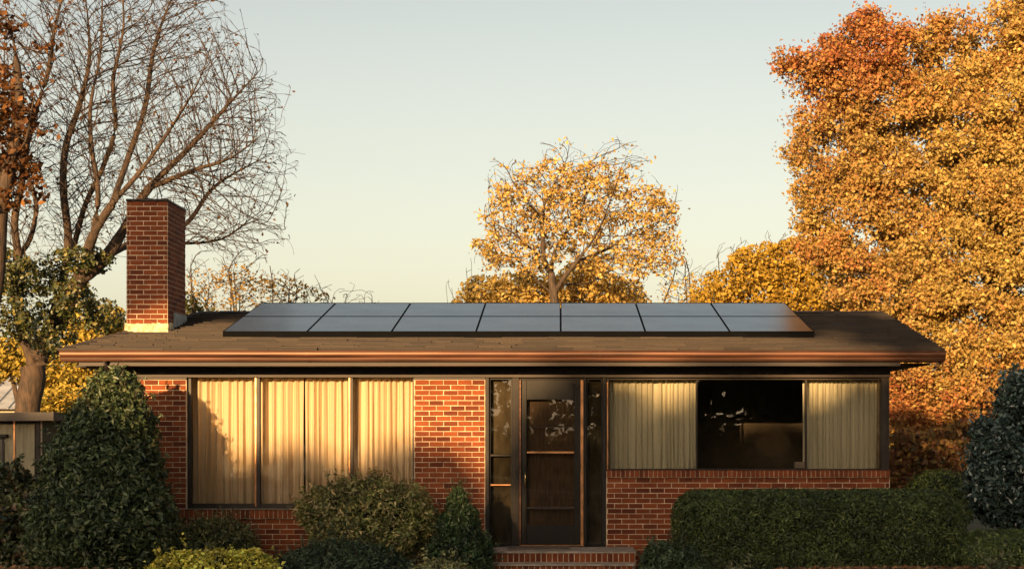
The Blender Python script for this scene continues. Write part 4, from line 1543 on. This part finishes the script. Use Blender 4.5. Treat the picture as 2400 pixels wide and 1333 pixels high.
leafy_bush("ivy_bush", "small green bush peeping out beside the chimney foot", "bush", 40.0,
           [(455, 715, 28, 35, .5), (470, 760, 50, 40, .6)], 1500, [(0.04, 0.05, 0.012), (0.10, 0.10, 0.025), (0.22, 0.17, 0.04)], 65, .10, 200)
leafy_bush("hedge_bush", "gold and green hedgerow bush beneath the bare tree at the far left", "bush", 38.0,
           [(20, 840, 70, 55, 1), (120, 880, 60, 60, .9), (200, 850, 60, 60, .9), (250, 790, 60, 70, .9), (190, 770, 50, 50, .8), (130, 940, 60, 60, 1), (220, 920, 120, 60, 1), (330, 850, 80, 60, .9)],
           15000, [(0.10, 0.10, 0.02), (0.32, 0.24, 0.04), (0.58, 0.40, 0.07), (0.40, 0.30, 0.06)], 66, .11, 1300)
leafy_bush("red_bush", "rusty red shrub at the right-hand corner of the house", "bush", 28.5,
           [(2125, 1060, 45, 55, .6), (2190, 1070, 80, 60, .8), (2260, 1040, 55, 55, .6), (2120, 1110, 60, 60, .7), (2210, 1120, 90, 55, .8)],
           9000, [(0.10, 0.075, 0.03), (0.24, 0.10, 0.05), (0.38, 0.17, 0.07), (0.44, 0.26, 0.07), (0.2, 0.15, 0.05)], 67, .095, 1100)

# ------------------------------------------------------------------ shed and neighbour house at the left
def make_shed():
    D = 28.0
    s = thing("garden_shed", "low grey-green garden shed with flat roof at the left edge", "shed", (P(0, 1200, D)[0], D - CAM_D, 0))
    x1 = PX(95, D); x0 = x1 - 3.6
    y0 = D - CAM_D; y1 = y0 + 2.6
    zt = PZ(985, D)
    body = Geo()
    body.box(x0, x1, y0 + 0.03, y1, 0, zt)
    b = body.build("wall", M_TRIM, s)
    edges = [PX(c, D) for c in (-160, -80, -6, 33, 83)]
    for a, c in zip(edges[:-1], edges[1:]):
        Geo().box(a + 0.012, c - 0.012, y0, y0 + 0.028, 0.03, zt - 0.05, 0.004).build("panel", M_SHEDWALL, s)
    Geo().box(PX(33, D) - 0.012, PX(36, D), y0 - 0.012, y0 - 0.001, 0, zt, 0.003).build("batten", M_BRONZE_GLINT, s)
    Geo().box(PX(84, D), PX(95, D), y0 - 0.03, y0 + 0.027, 0, zt, 0.004).build("corner_post", M_TRIM, s)
    Geo().box(PX(93, D), PX(99, D), y0 - 0.01, y0 + 0.02, 0, zt + 0.02, 0.003).build("corner_trim", M_SILL, s)
    # window with a little hood
    wz0, wz1 = PZ(1090, D), PZ(1030, D)
    wx0, wx1 = PX(-60, D), PX(6, D)
    w = Geo()
    w.box(wx0 - 0.03, wx1 + 0.03, y0 - 0.022, y0 - 0.001, wz0 - 0.03, wz0)
    w.box(wx0 - 0.03, wx1 + 0.03, y0 - 0.022, y0 - 0.001, wz1, wz1 + 0.03)
    w.box(wx0 - 0.03, wx0, y0 - 0.022, y0 - 0.001, wz0, wz1)
    w.box(wx1, wx1 + 0.03, y0 - 0.022, y0 - 0.001, wz0, wz1)
    wo = w.build("window", M_TRIM, s)
    Geo().box(wx0, wx1, y0 - 0.010, y0 - 0.001, wz0, wz1).build("pane", plain("dark_pane", (0.02, 0.022, 0.025), 0.08, 0.1, 3), wo)
    Geo().box(wx0 - 0.1, PX(20, D), y0 - 0.10, y0 - 0.001, PZ(1024, D), PZ(1017, D), 0.004).build("hood", M_TRIM, wo)
    r = Geo()
    r.add([(x0 - .3, y0 - .35, PZ(990, D - .35)), (PX(140, D), y0 - .35, PZ(985, D - .35)), (PX(140, D), y1 + .2, zt + .001), (x0 - .3, y1 + .2, zt + .001),
           (x0 - .3, y0 - .35, PZ(972, D - .35)), (PX(140, D), y0 - .35, PZ(965, D - .35)), (PX(140, D), y1 + .2, zt + .10), (x0 - .3, y1 + .2, zt + .08)],
          [(0, 1, 2, 3), (4, 5, 6, 7), (0, 1, 5, 4), (1, 2, 6, 5), (2, 3, 7, 6), (3, 0, 4, 7)])
    r.build("roof", M_SHEDROOF, s)


make_shed()


def make_neighbour():
    D = 52.0
    s = thing("neighbour_house", "grey metal-roofed neighbour house glimpsed behind the bare tree trunk", "house", (P(-80, 1150, D)[0], D - CAM_D, 0))
    x0, x1 = PX(-420, D), PX(70, D)
    y0, y1 = D - CAM_D, D - CAM_D + 7
    ze, zr = PZ(958, D), PZ(895, D + 3.5) + .4
    Geo().box(x0 + .4, x1 - .4, y0 + .4, y1 - .4, 0, ze).build("wall", M_NEIGHBOUR, s)
    g = Geo()
    g.add([(x0, y0, ze), (x1, y0, ze), (x1 - 0.6, y0 + 3.5, zr), (x0, y0 + 3.5, zr), (x0, y1, ze), (x1, y1, ze)], [(0, 1, 2, 3), (3, 2, 5, 4), (1, 5, 2), (0, 3, 4), (0, 4, 5, 1)])
    ro = g.build("roof", M_METALROOF, s)
    k = 0
    while x0 + .25 + k * .45 < x1 - .3:
        xx = x0 + .25 + k * .45
        t = min(1, (x1 - .1 - xx) / .6)
        Geo().tube([(xx, y0 - .01, ze + .02), (xx, y0 + 3.5 * t, ze + (zr - ze) * t + .02)], .022, 4).build("seam", M_METALROOF, ro)
        k += 1


make_neighbour()

# ------------------------------------------------------------------ shrubs round the house
shrub("conical_shrub", "tall conical dark evergreen shrub at the left corner of the house", "shrub",
      [blob(268, 935, 70, 68, 21.2, .42), blob(255, 1010, 108, 100, 21.1, .6), blob(245, 1110, 140, 130, 21.0, .75), blob(245, 1240, 165, 150, 20.9, .9), blob(250, 1350, 160, 90, 20.9, .9)],
      30000, .075, .030, [(0.015, 0.026, 0.009), (0.027, 0.042, 0.015), (0.045, 0.06, 0.024), (0.085, 0.092, 0.038)], 71, M_EVER, .12, .22, .82, None, 1.0, 520, .15)
shrub("dark_shrub", "dark leafy shrub in the shade below the shed", "shrub",
      [blob(10, 1160, 80, 70, 22.5, .5), blob(75, 1210, 75, 70, 22.2, .5), blob(-20, 1290, 110, 110, 21.8, .7), blob(80, 1320, 70, 80, 21.6, .5)],
      9000, .085, .045, [(0.012, 0.020, 0.008), (0.030, 0.040, 0.014), (0.07, 0.075, 0.03), (0.08, 0.045, 0.025)], 72, M_EVER, .2, .25, .8, None, 1.0, 120)
shrub("boxwood_shrub", "rounded boxwood shrub below the left window, behind the yellow shrub", "shrub",
      [blob(505, 1275, 102, 62, 21.7, .45), blob(460, 1300, 80, 70, 21.6, .45)],
      9500, .042, .022, [(0.022, 0.032, 0.010), (0.042, 0.055, 0.018), (0.08, 0.09, 0.03), (0.12, 0.10, 0.04)], 73, M_EVER, .12, .2, .84, None, .9, 240)
shrub("loose_shrub", "large loose shrub with brownish tips under the sunlit window", "shrub",
      [blob(850, 1190, 120, 75, 21.5, .55), blob(770, 1200, 70, 60, 21.5, .4), blob(930, 1210, 95, 75, 21.6, .5), blob(860, 1250, 130, 80, 21.4, .6), blob(985, 1235, 60, 55, 21.7, .35)],
      17000, .062, .022, [(0.040, 0.050, 0.012), (0.085, 0.090, 0.024), (0.16, 0.15, 0.045), (0.30, 0.21, 0.10)], 74, M_EVER, .18, .3, .72, None, 1.0, 420)
shrub("small_cone_shrub", "small dark pointed evergreen between the loose shrub and steps", "shrub",
      [blob(1072, 1180, 26, 38, 21.2, .14), blob(1075, 1235, 50, 65, 21.2, .27), blob(1078, 1310, 82, 80, 21.2, .4)],
      9500, .048, .020, [(0.010, 0.024, 0.008), (0.022, 0.042, 0.014), (0.045, 0.065, 0.024)], 75, M_EVER, .14, .26, .8, None, .9, 200, .1)
shrub("mound_shrub", "low dark spreading mound in front of the loose shrub", "shrub",
      [blob(800, 1325, 145, 58, 20.6, .5), blob(700, 1345, 70, 45, 20.5, .4), blob(900, 1345, 80, 45, 20.6, .4)],
      9500, .060, .015, [(0.010, 0.022, 0.010), (0.024, 0.040, 0.018), (0.055, 0.075, 0.036)], 76, M_EVER, .16, .26, .8, None, .9, 240, .3)
shrub("variegated_shrub", "yellow-edged variegated shrub at the bottom left of the picture", "shrub",
      [blob(420, 1350, 80, 58, 20.0, .35), blob(500, 1345, 80, 58, 19.9, .35), blob(585, 1345, 70, 58, 20.0, .35)],
      6500, .050, .034, [(0.10, 0.11, 0.015), (0.34, 0.29, 0.035), (0.55, 0.44, 0.07), (0.22, 0.20, 0.03)], 77, M_EVER, .12, .2, .86, None, .9, 40, .4)
shrub("pale_shrub", "small pale green shrub at the bottom, left of the steps", "shrub",
      [blob(1035, 1352, 72, 42, 19.9, .32)], 3200, .045, .024, [(0.07, 0.085, 0.03), (0.16, 0.16, 0.06), (0.26, 0.22, 0.10)], 78, M_EVER, .15, .22, .84, None, .9, 40)
shrub("step_shrub", "small dark shrub beside the right end of the steps", "shrub",
      [blob(1560, 1325, 68, 55, 20.4, .32), blob(1610, 1330, 50, 50, 20.3, .3)], 5200, .052, .022, [(0.014, 0.028, 0.012), (0.03, 0.048, 0.02), (0.06, 0.08, 0.036)], 79, M_EVER, .14, .22, .82, None, .9, 90)
shrub("round_shrub", "round green shrub behind the right end of the long hedge", "shrub",
      [blob(2200, 1180, 85, 80, 23.0, .45)], 7500, .040, .020, [(0.035, 0.05, 0.010), (0.07, 0.09, 0.018), (0.12, 0.13, 0.03)], 80, M_EVER, .06, .12, .9, None, .8, 20)
shrub("holly_shrub", "tall glossy blue-green evergreen at the far right edge", "shrub",
      [blob(2400, 960, 65, 90, 21.6, .4), blob(2360, 1050, 95, 85, 21.4, .5), blob(2420, 1120, 130, 130, 21.3, .7), blob(2335, 1140, 70, 95, 21.2, .45), blob(2440, 1000, 90, 130, 21.5, .6)],
      15000, .070, .038, [(0.012, 0.022, 0.017), (0.026, 0.042, 0.034), (0.05, 0.07, 0.058)], 81, M_GLOSSY, .24, .3, .74, None, 1.1, 420)


def hedge(name, label, x0, x1, y0, y1, ztop, rad, n, seed, cols):
    """clipped hedge: rounded block of fine leaves"""
    rng = np.random.default_rng(seed)
    root = thing(name, label, "hedge", ((x0 + x1) / 2, (y0 + y1) / 2, 0), "clipped hedges")
    c = np.array([(x0 + x1) / 2, (y0 + y1) / 2, ztop / 2])
    hs = np.array([(x1 - x0) / 2, (y1 - y0) / 2, ztop / 2])
    def surf(u, seed_):
        # rounded box: clamp the direction to the inner box, then add the radius
        inner = hs - rad
        q = u * hs * 1.0
        m = np.abs(u * 1.0) / 1.0
        return q
    # sample the faces of the block, then round the corners
    A = np.array([hs[1] * hs[2] * 2, hs[0] * hs[2] * 3, hs[0] * hs[1] * 2])
    ax = rng.choice(3, n, p=A / A.sum())
    q = rng.uniform(-1, 1, (n, 3))
    sg = np.where(rng.uniform(size=n) < .5, -1.0, 1.0)
    sg = np.where(ax == 2, 1.0, sg); sg = np.where((ax == 1) & (rng.uniform(size=n) < .7), -1.0, sg)
    q[np.arange(n), ax] = sg
    p = q * hs
    inner = hs - rad
    near = np.clip(p, -inner, inner)
    near[:, 2] = np.clip(p[:, 2], -hs[2], inner[2])
    dv = p - near
    nv = unit(dv)
    f = 1 + .0 * rng.normal(size=n)
    bump_ = .016 * (bumpy((p) * 2.0, seed, 1.0) - 1) + .010 * (bumpy(p * 7, seed + 1, 1.0) - 1)
    pos = c + near + nv * (rad + bump_ - .06 * rng.uniform(0, 1, n) ** 1.5 + .007 * rng.normal(size=n))[:, None]
    keep = pos[:, 2] > 0.03
    pos, nv = pos[keep], nv[keep]
    cl = bumpy(pos * 4.0, seed + 3, .45)[:, None]
    link("foliage", leaves_mesh("foliage", pos, nv + np.array([0, 0, .25]), .040, .016, np.clip(palette(len(pos), cols, rng, .3) * cl * 1.7, .003, .5), M_EVER, rng, .75), root, kind="stuff")
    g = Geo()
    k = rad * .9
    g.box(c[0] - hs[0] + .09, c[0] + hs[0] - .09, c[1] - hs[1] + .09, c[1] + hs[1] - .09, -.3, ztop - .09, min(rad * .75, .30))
    g.build("dark_core", M_CORE, root)  # solid dark block added to stop light through the hedge


HG = [(0.014, 0.022, 0.006), (0.026, 0.038, 0.009), (0.044, 0.058, 0.014), (0.080, 0.090, 0.024)]
hedge("long_hedge", "long clipped dark green hedge in front of the right window", PX(1585, 20.5), PX(2272, 20.5), 20.3 - CAM_D, 21.75 - CAM_D, PZ(1150, 20.9), .33, 66000, 91, HG)
hedge("short_hedge", "lower clipped hedge at the bottom right corner", PX(2262, 19.8), PX(2640, 19.8), 19.5 - CAM_D, 20.2 - CAM_D, PZ(1242, 19.8), .26, 15000, 92, [(c[0] * 1.6, c[1] * 1.6, c[2] * 1.6) for c in HG])


def weed(name, label, px, py, D, h, seed, cols):
    rng = np.random.default_rng(seed)
    b = P(px, py, D)
    z0 = float(ground_z(b[0], b[1]))
    root = thing(name, label, "plant", (b[0], b[1], z0), "sprawling weeds before the hedges")
    g = Geo(); pp, nn = [], []
    for k in range(9):
        dr = np.array([rng.normal() * .6, rng.normal() * .4 - .2, 1.0])
        ln = h * rng.uniform(.55, 1.1)
        pts = [np.array([b[0] + .03 * rng.normal(), b[1], z0 - .02])]
        for t in range(1, 6):
            pts.append(pts[-1] + unit(dr) * ln / 5 + np.array([.012 * rng.normal(), 0, 0]))
            dr = dr + np.array([.18 * rng.normal(), -.05, -.12])
            for _ in range(3):
                pp.append(pts[-1] + .025 * rng.normal(size=3)); nn.append([0, -.5, .8])
        g.tube(pts, list(np.linspace(.005, .0015, 6)), 4, cap=False)
    g.build("stems", M_BARK, root)
    link("leaves", leaves_mesh("leaves", np.array(pp), np.array(nn), .055, .024, palette(len(pp), cols, rng, .25), M_EVER, rng), root, kind="stuff")


WD = [(0.05, 0.07, 0.025), (0.12, 0.13, 0.05), (0.25, 0.22, 0.12)]
weed("weed", "straggly pale weed at the left end of the long hedge", 1655, 1330, 20.0, .42, 101, WD)
weed("weed", "straggly weed with upright shoot before the middle-left of the hedge", 1745, 1330, 19.9, .40, 102, WD)
weed("weed", "small weed below the short hedge at the bottom right", 2335, 1330, 19.2, .34, 103, WD)


def leaf_litter():
    rng = np.random.default_rng(111)
    n = 5200
    x = np.where(rng.uniform(size=n) < .75, rng.uniform(1.2, 6.5, n), rng.uniform(-8, -5, n))
    y = rng.normal(-3.35, .38, n)
    z = ground_z(x, y) + .012 + rng.uniform(0, .035, n)
    p = np.stack([x, y, z], 1)
    me = leaves_mesh("fallen_leaves", p, np.tile([0, -.3, 1.0], (n, 1)), .085, .055, palette(n, [(0.10, 0.05, 0.025), (0.22, 0.10, 0.045), (0.36, 0.17, 0.07), (0.42, 0.26, 0.13)], rng, .25), M_GOLD, rng, .7, .3)
    o = link("fallen_leaves", me)
    o["kind"] = "stuff"
    o["label"] = "brown fallen leaves on the bed before the hedges"
    o["category"] = "leaves"


leaf_litter()

# ------------------------------------------------------------------ ornaments inside the right window
def make_sill_things():
    b = Geo().box(PX(1862, 22.85), PX(1888, 22.85), .20, .30, W2B + .022, W2B + .105, .004).build("keepsake_box", plain("box_card", (0.30, 0.21, 0.15), .8, .2, 10))
    tag(b, "small brown box on the inner sill of the right-hand window", "box")
    Geo().box(PX(1636), PX(1889), .13, .34, W2B - .05, W2B + .021, .003).build("inner_sill", M_TRIM, house)


make_sill_things()

# ------------------------------------------------------------------ trees across the street, unseen but in the glass, shaped to shade the house
TE = math.tan(SUN_EL) / cos(0)


def sunward(x0, z0, y):
    """the point at depth y whose shadow falls on the house front at (x0, z0)"""
    h = -y / cos(SUN_AZ)
    return np.array([x0 - h * sin(SUN_AZ), y, z0 + h * math.tan(SUN_EL)])


STREET = []


def street_tree(name, label, y, ells, seed, n, leaf, cols, trunk_x=None, dens=.0):
    rng = np.random.default_rng(seed)
    bl = []
    for (x0, z0, rx, rz) in ells:
        bl.append((sunward(x0, z0, y + rng.uniform(-.8, .8)), np.array([rx, (rx + rz) * .6, rz])))
    cx = np.mean([b[0][0] for b in bl]) if trunk_x is None else sunward(trunk_x, 0, y)[0]
    STREET.append(1)
    ordw = ("first", "second", "third", "fourth", "fifth", "sixth", "seventh", "eighth", "ninth", "tenth", "eleventh", "twelfth", "thirteenth",
            "fourteenth", "fifteenth", "sixteenth", "seventeenth", "eighteenth", "nineteenth", "twentieth")
    if "%s" in label:
        label = label % ordw[len(STREET) - 1]
    root = thing(name, label, "tree", (cx, y, 0), "trees across the street")
    g = Skeleton()
    zc = min(b[0][2] for b in bl)
    g.limb([np.array([cx, y, -.1]), np.array([cx + .2, y, zc * .4]), np.array([cx, y, zc * .8])], .5)
    for b in bl:
        g.limb_from([np.array([cx, y, zc * .7]), (np.array([cx, y, zc * .8]) + b[0]) / 2 + np.array([0, 0, .3]), b[0]], .5)
    a, _ = in_blobs(bl, 300, rng, .3)
    g.grow(a, .45, 4, .6, 30, rng)
    g.radii(.012, 2.3, .24)
    link("trunk", g.mesh("trunk", M_BARKD, 3, 8), root)
    p, u = in_blobs(bl, n, rng, .25)
    if dens:
        p = p[bumpy(p * 1.3, seed, 1.0) > dens]
        u = u[:len(p)]
    link("crown", leaves_mesh("crown", p, u, leaf, leaf * .65, palette(len(p), cols, rng), M_EVER, rng, 1.2), root, kind="stuff")


YT = -45.0
base_h = -YT / cos(SUN_AZ) * math.tan(SUN_EL)       # height at the trees that shades z0 = 0 on the house
for i, (x0, ztop, rx) in enumerate(((-14.6, 3.2, 1.6), (-12.4, 3.3, 1.6), (-10.2, 3.0, 1.6), (-7.9, 2.2, 1.5), (-5.35, 1.92, 1.2), (-3.55, 1.62, 1.1), (-1.9, 1.72, 1.1))):
    street_tree("street_tree", "dark leafy tree, the %s from the left, added across the street to block sky light", YT,
                [(x0, ztop - 1.3, rx, 1.3), (x0, ztop - 3.4, rx * 1.25, 2.0), (x0, ztop - 6.0, rx * 1.25, 2.4)], 120 + i, 9000, .34, GREEN_D)
for i, (x0, lo) in enumerate(((.55, 2.4), (2.4, 2.55), (4.3, 2.9), (6.3, 2.9), (8.4, 2.9))):
    street_tree("street_tree", "dark leafy tree, the %s from the left, added across the street to block sky light", YT - 1.5,
                [(x0, 1.2, 1.25, 1.4), (x0, -1.0, 1.5, 2.0), (x0, -4.5, 1.6, 2.6)], 130 + i, 9500, .34, GREEN_D)
street_tree("shade_tree", "unseen high-crowned tree added across the street to shade the chimney", -36.0,  # crown added and shaped to put the chimney in shade
            [(-6.6, 4.5, 1.2, .9), (-5.3, 4.6, .9, .85)],
            140, 6500, .26, GREEN_D, trunk_x=-8.2, dens=.4)
street_tree("shade_tree", "unseen loose-crowned tree added across the street to dapple the roof", -36.0,  # crown added and shaped to dapple the roof and gutter
            [(-3.6, 4.45, 1.2, .7), (-1.9, 4.35, 1.1, .7), (-.1, 4.0, 1.1, .45), (1.4, 3.95, 1.1, .42), (3.0, 3.75, 1.2, .45), (4.6, 3.4, 1.0, .6)],
            141, 9500, .22, GREEN_D, trunk_x=9.5, dens=.72)
for i, x in enumerate((-5, 1, 7, 13, 20, 27)):  # taller row added to cut sky light on the house front
    street_tree("street_tree", "dark leafy tree, the %s from the left, added across the street to block sky light", -52.0,
                [(x + 24.2, -5.0, 3.3, 4.0), (x + 24.2, 1.5, 3.4, 4.0), (x + 25.2, 6.0, 2.6, 3.0)], 150 + i, 6000, .6, GREEN_D)


def hedgerow():  # unseen hedge added to darken the door and window reflections
    rng = np.random.default_rng(171)
    root = thing("added_hedge", "unseen hedgerow added across the street to darken the glass reflections", "hedge", (14, -51, 0))
    n = 8500
    x = rng.uniform(-4.5, 34, n)
    top = 6.3 + .5 * np.sin(x * .9) + .4 * np.sin(x * 2.3 + 1)
    z = rng.uniform(0, 1, n) ** .8 * top
    p = np.stack([x, -50.2 + rng.normal(size=n) * .35, z], 1)
    link("foliage", leaves_mesh("foliage", p, np.tile([0, 1., .3], (n, 1)), .5, .3, palette(n, [(0.05, 0.06, 0.02), (0.16, 0.14, 0.04), (0.30, 0.20, 0.05)], rng), M_GOLD, rng, 1.0), root, kind="stuff")
    Geo().box(-4.2, 33.7, -51.8, -50.6, 0, 1.4, .3).build("dark_core", M_CORE, root)  # dark block added inside to stop light low down


hedgerow()


# ------------------------------------------------------------------ far woods closing the view beyond the gardens
def far_woods():
    rng = np.random.default_rng(181)
    n = 26000
    x = rng.uniform(-190, 190, n)
    y = 95 + rng.normal(size=n) * 3 + .0012 * x * x
    top = 5.0 + 1.2 * np.sin(x * .21) + .9 * np.sin(x * .53 + 1) + .6 * np.sin(x * 1.3)
    z = rng.uniform(0, 1, n) ** .8 * top
    c = palette(n, [(0.06, 0.06, 0.02), (0.20, 0.13, 0.035), (0.36, 0.20, 0.05), (0.10, 0.09, 0.03)], rng)
    o = link("far_woods", leaves_mesh("far_woods", np.stack([x, y, z], 1), np.tile([0, -1., .4], (n, 1)), 1.1, .8, c, M_GOLD, rng, .8))
    o["kind"] = "stuff"
    o["label"] = "low autumn woods on the far horizon behind the gardens"
    o["category"] = "woods"


far_woods()
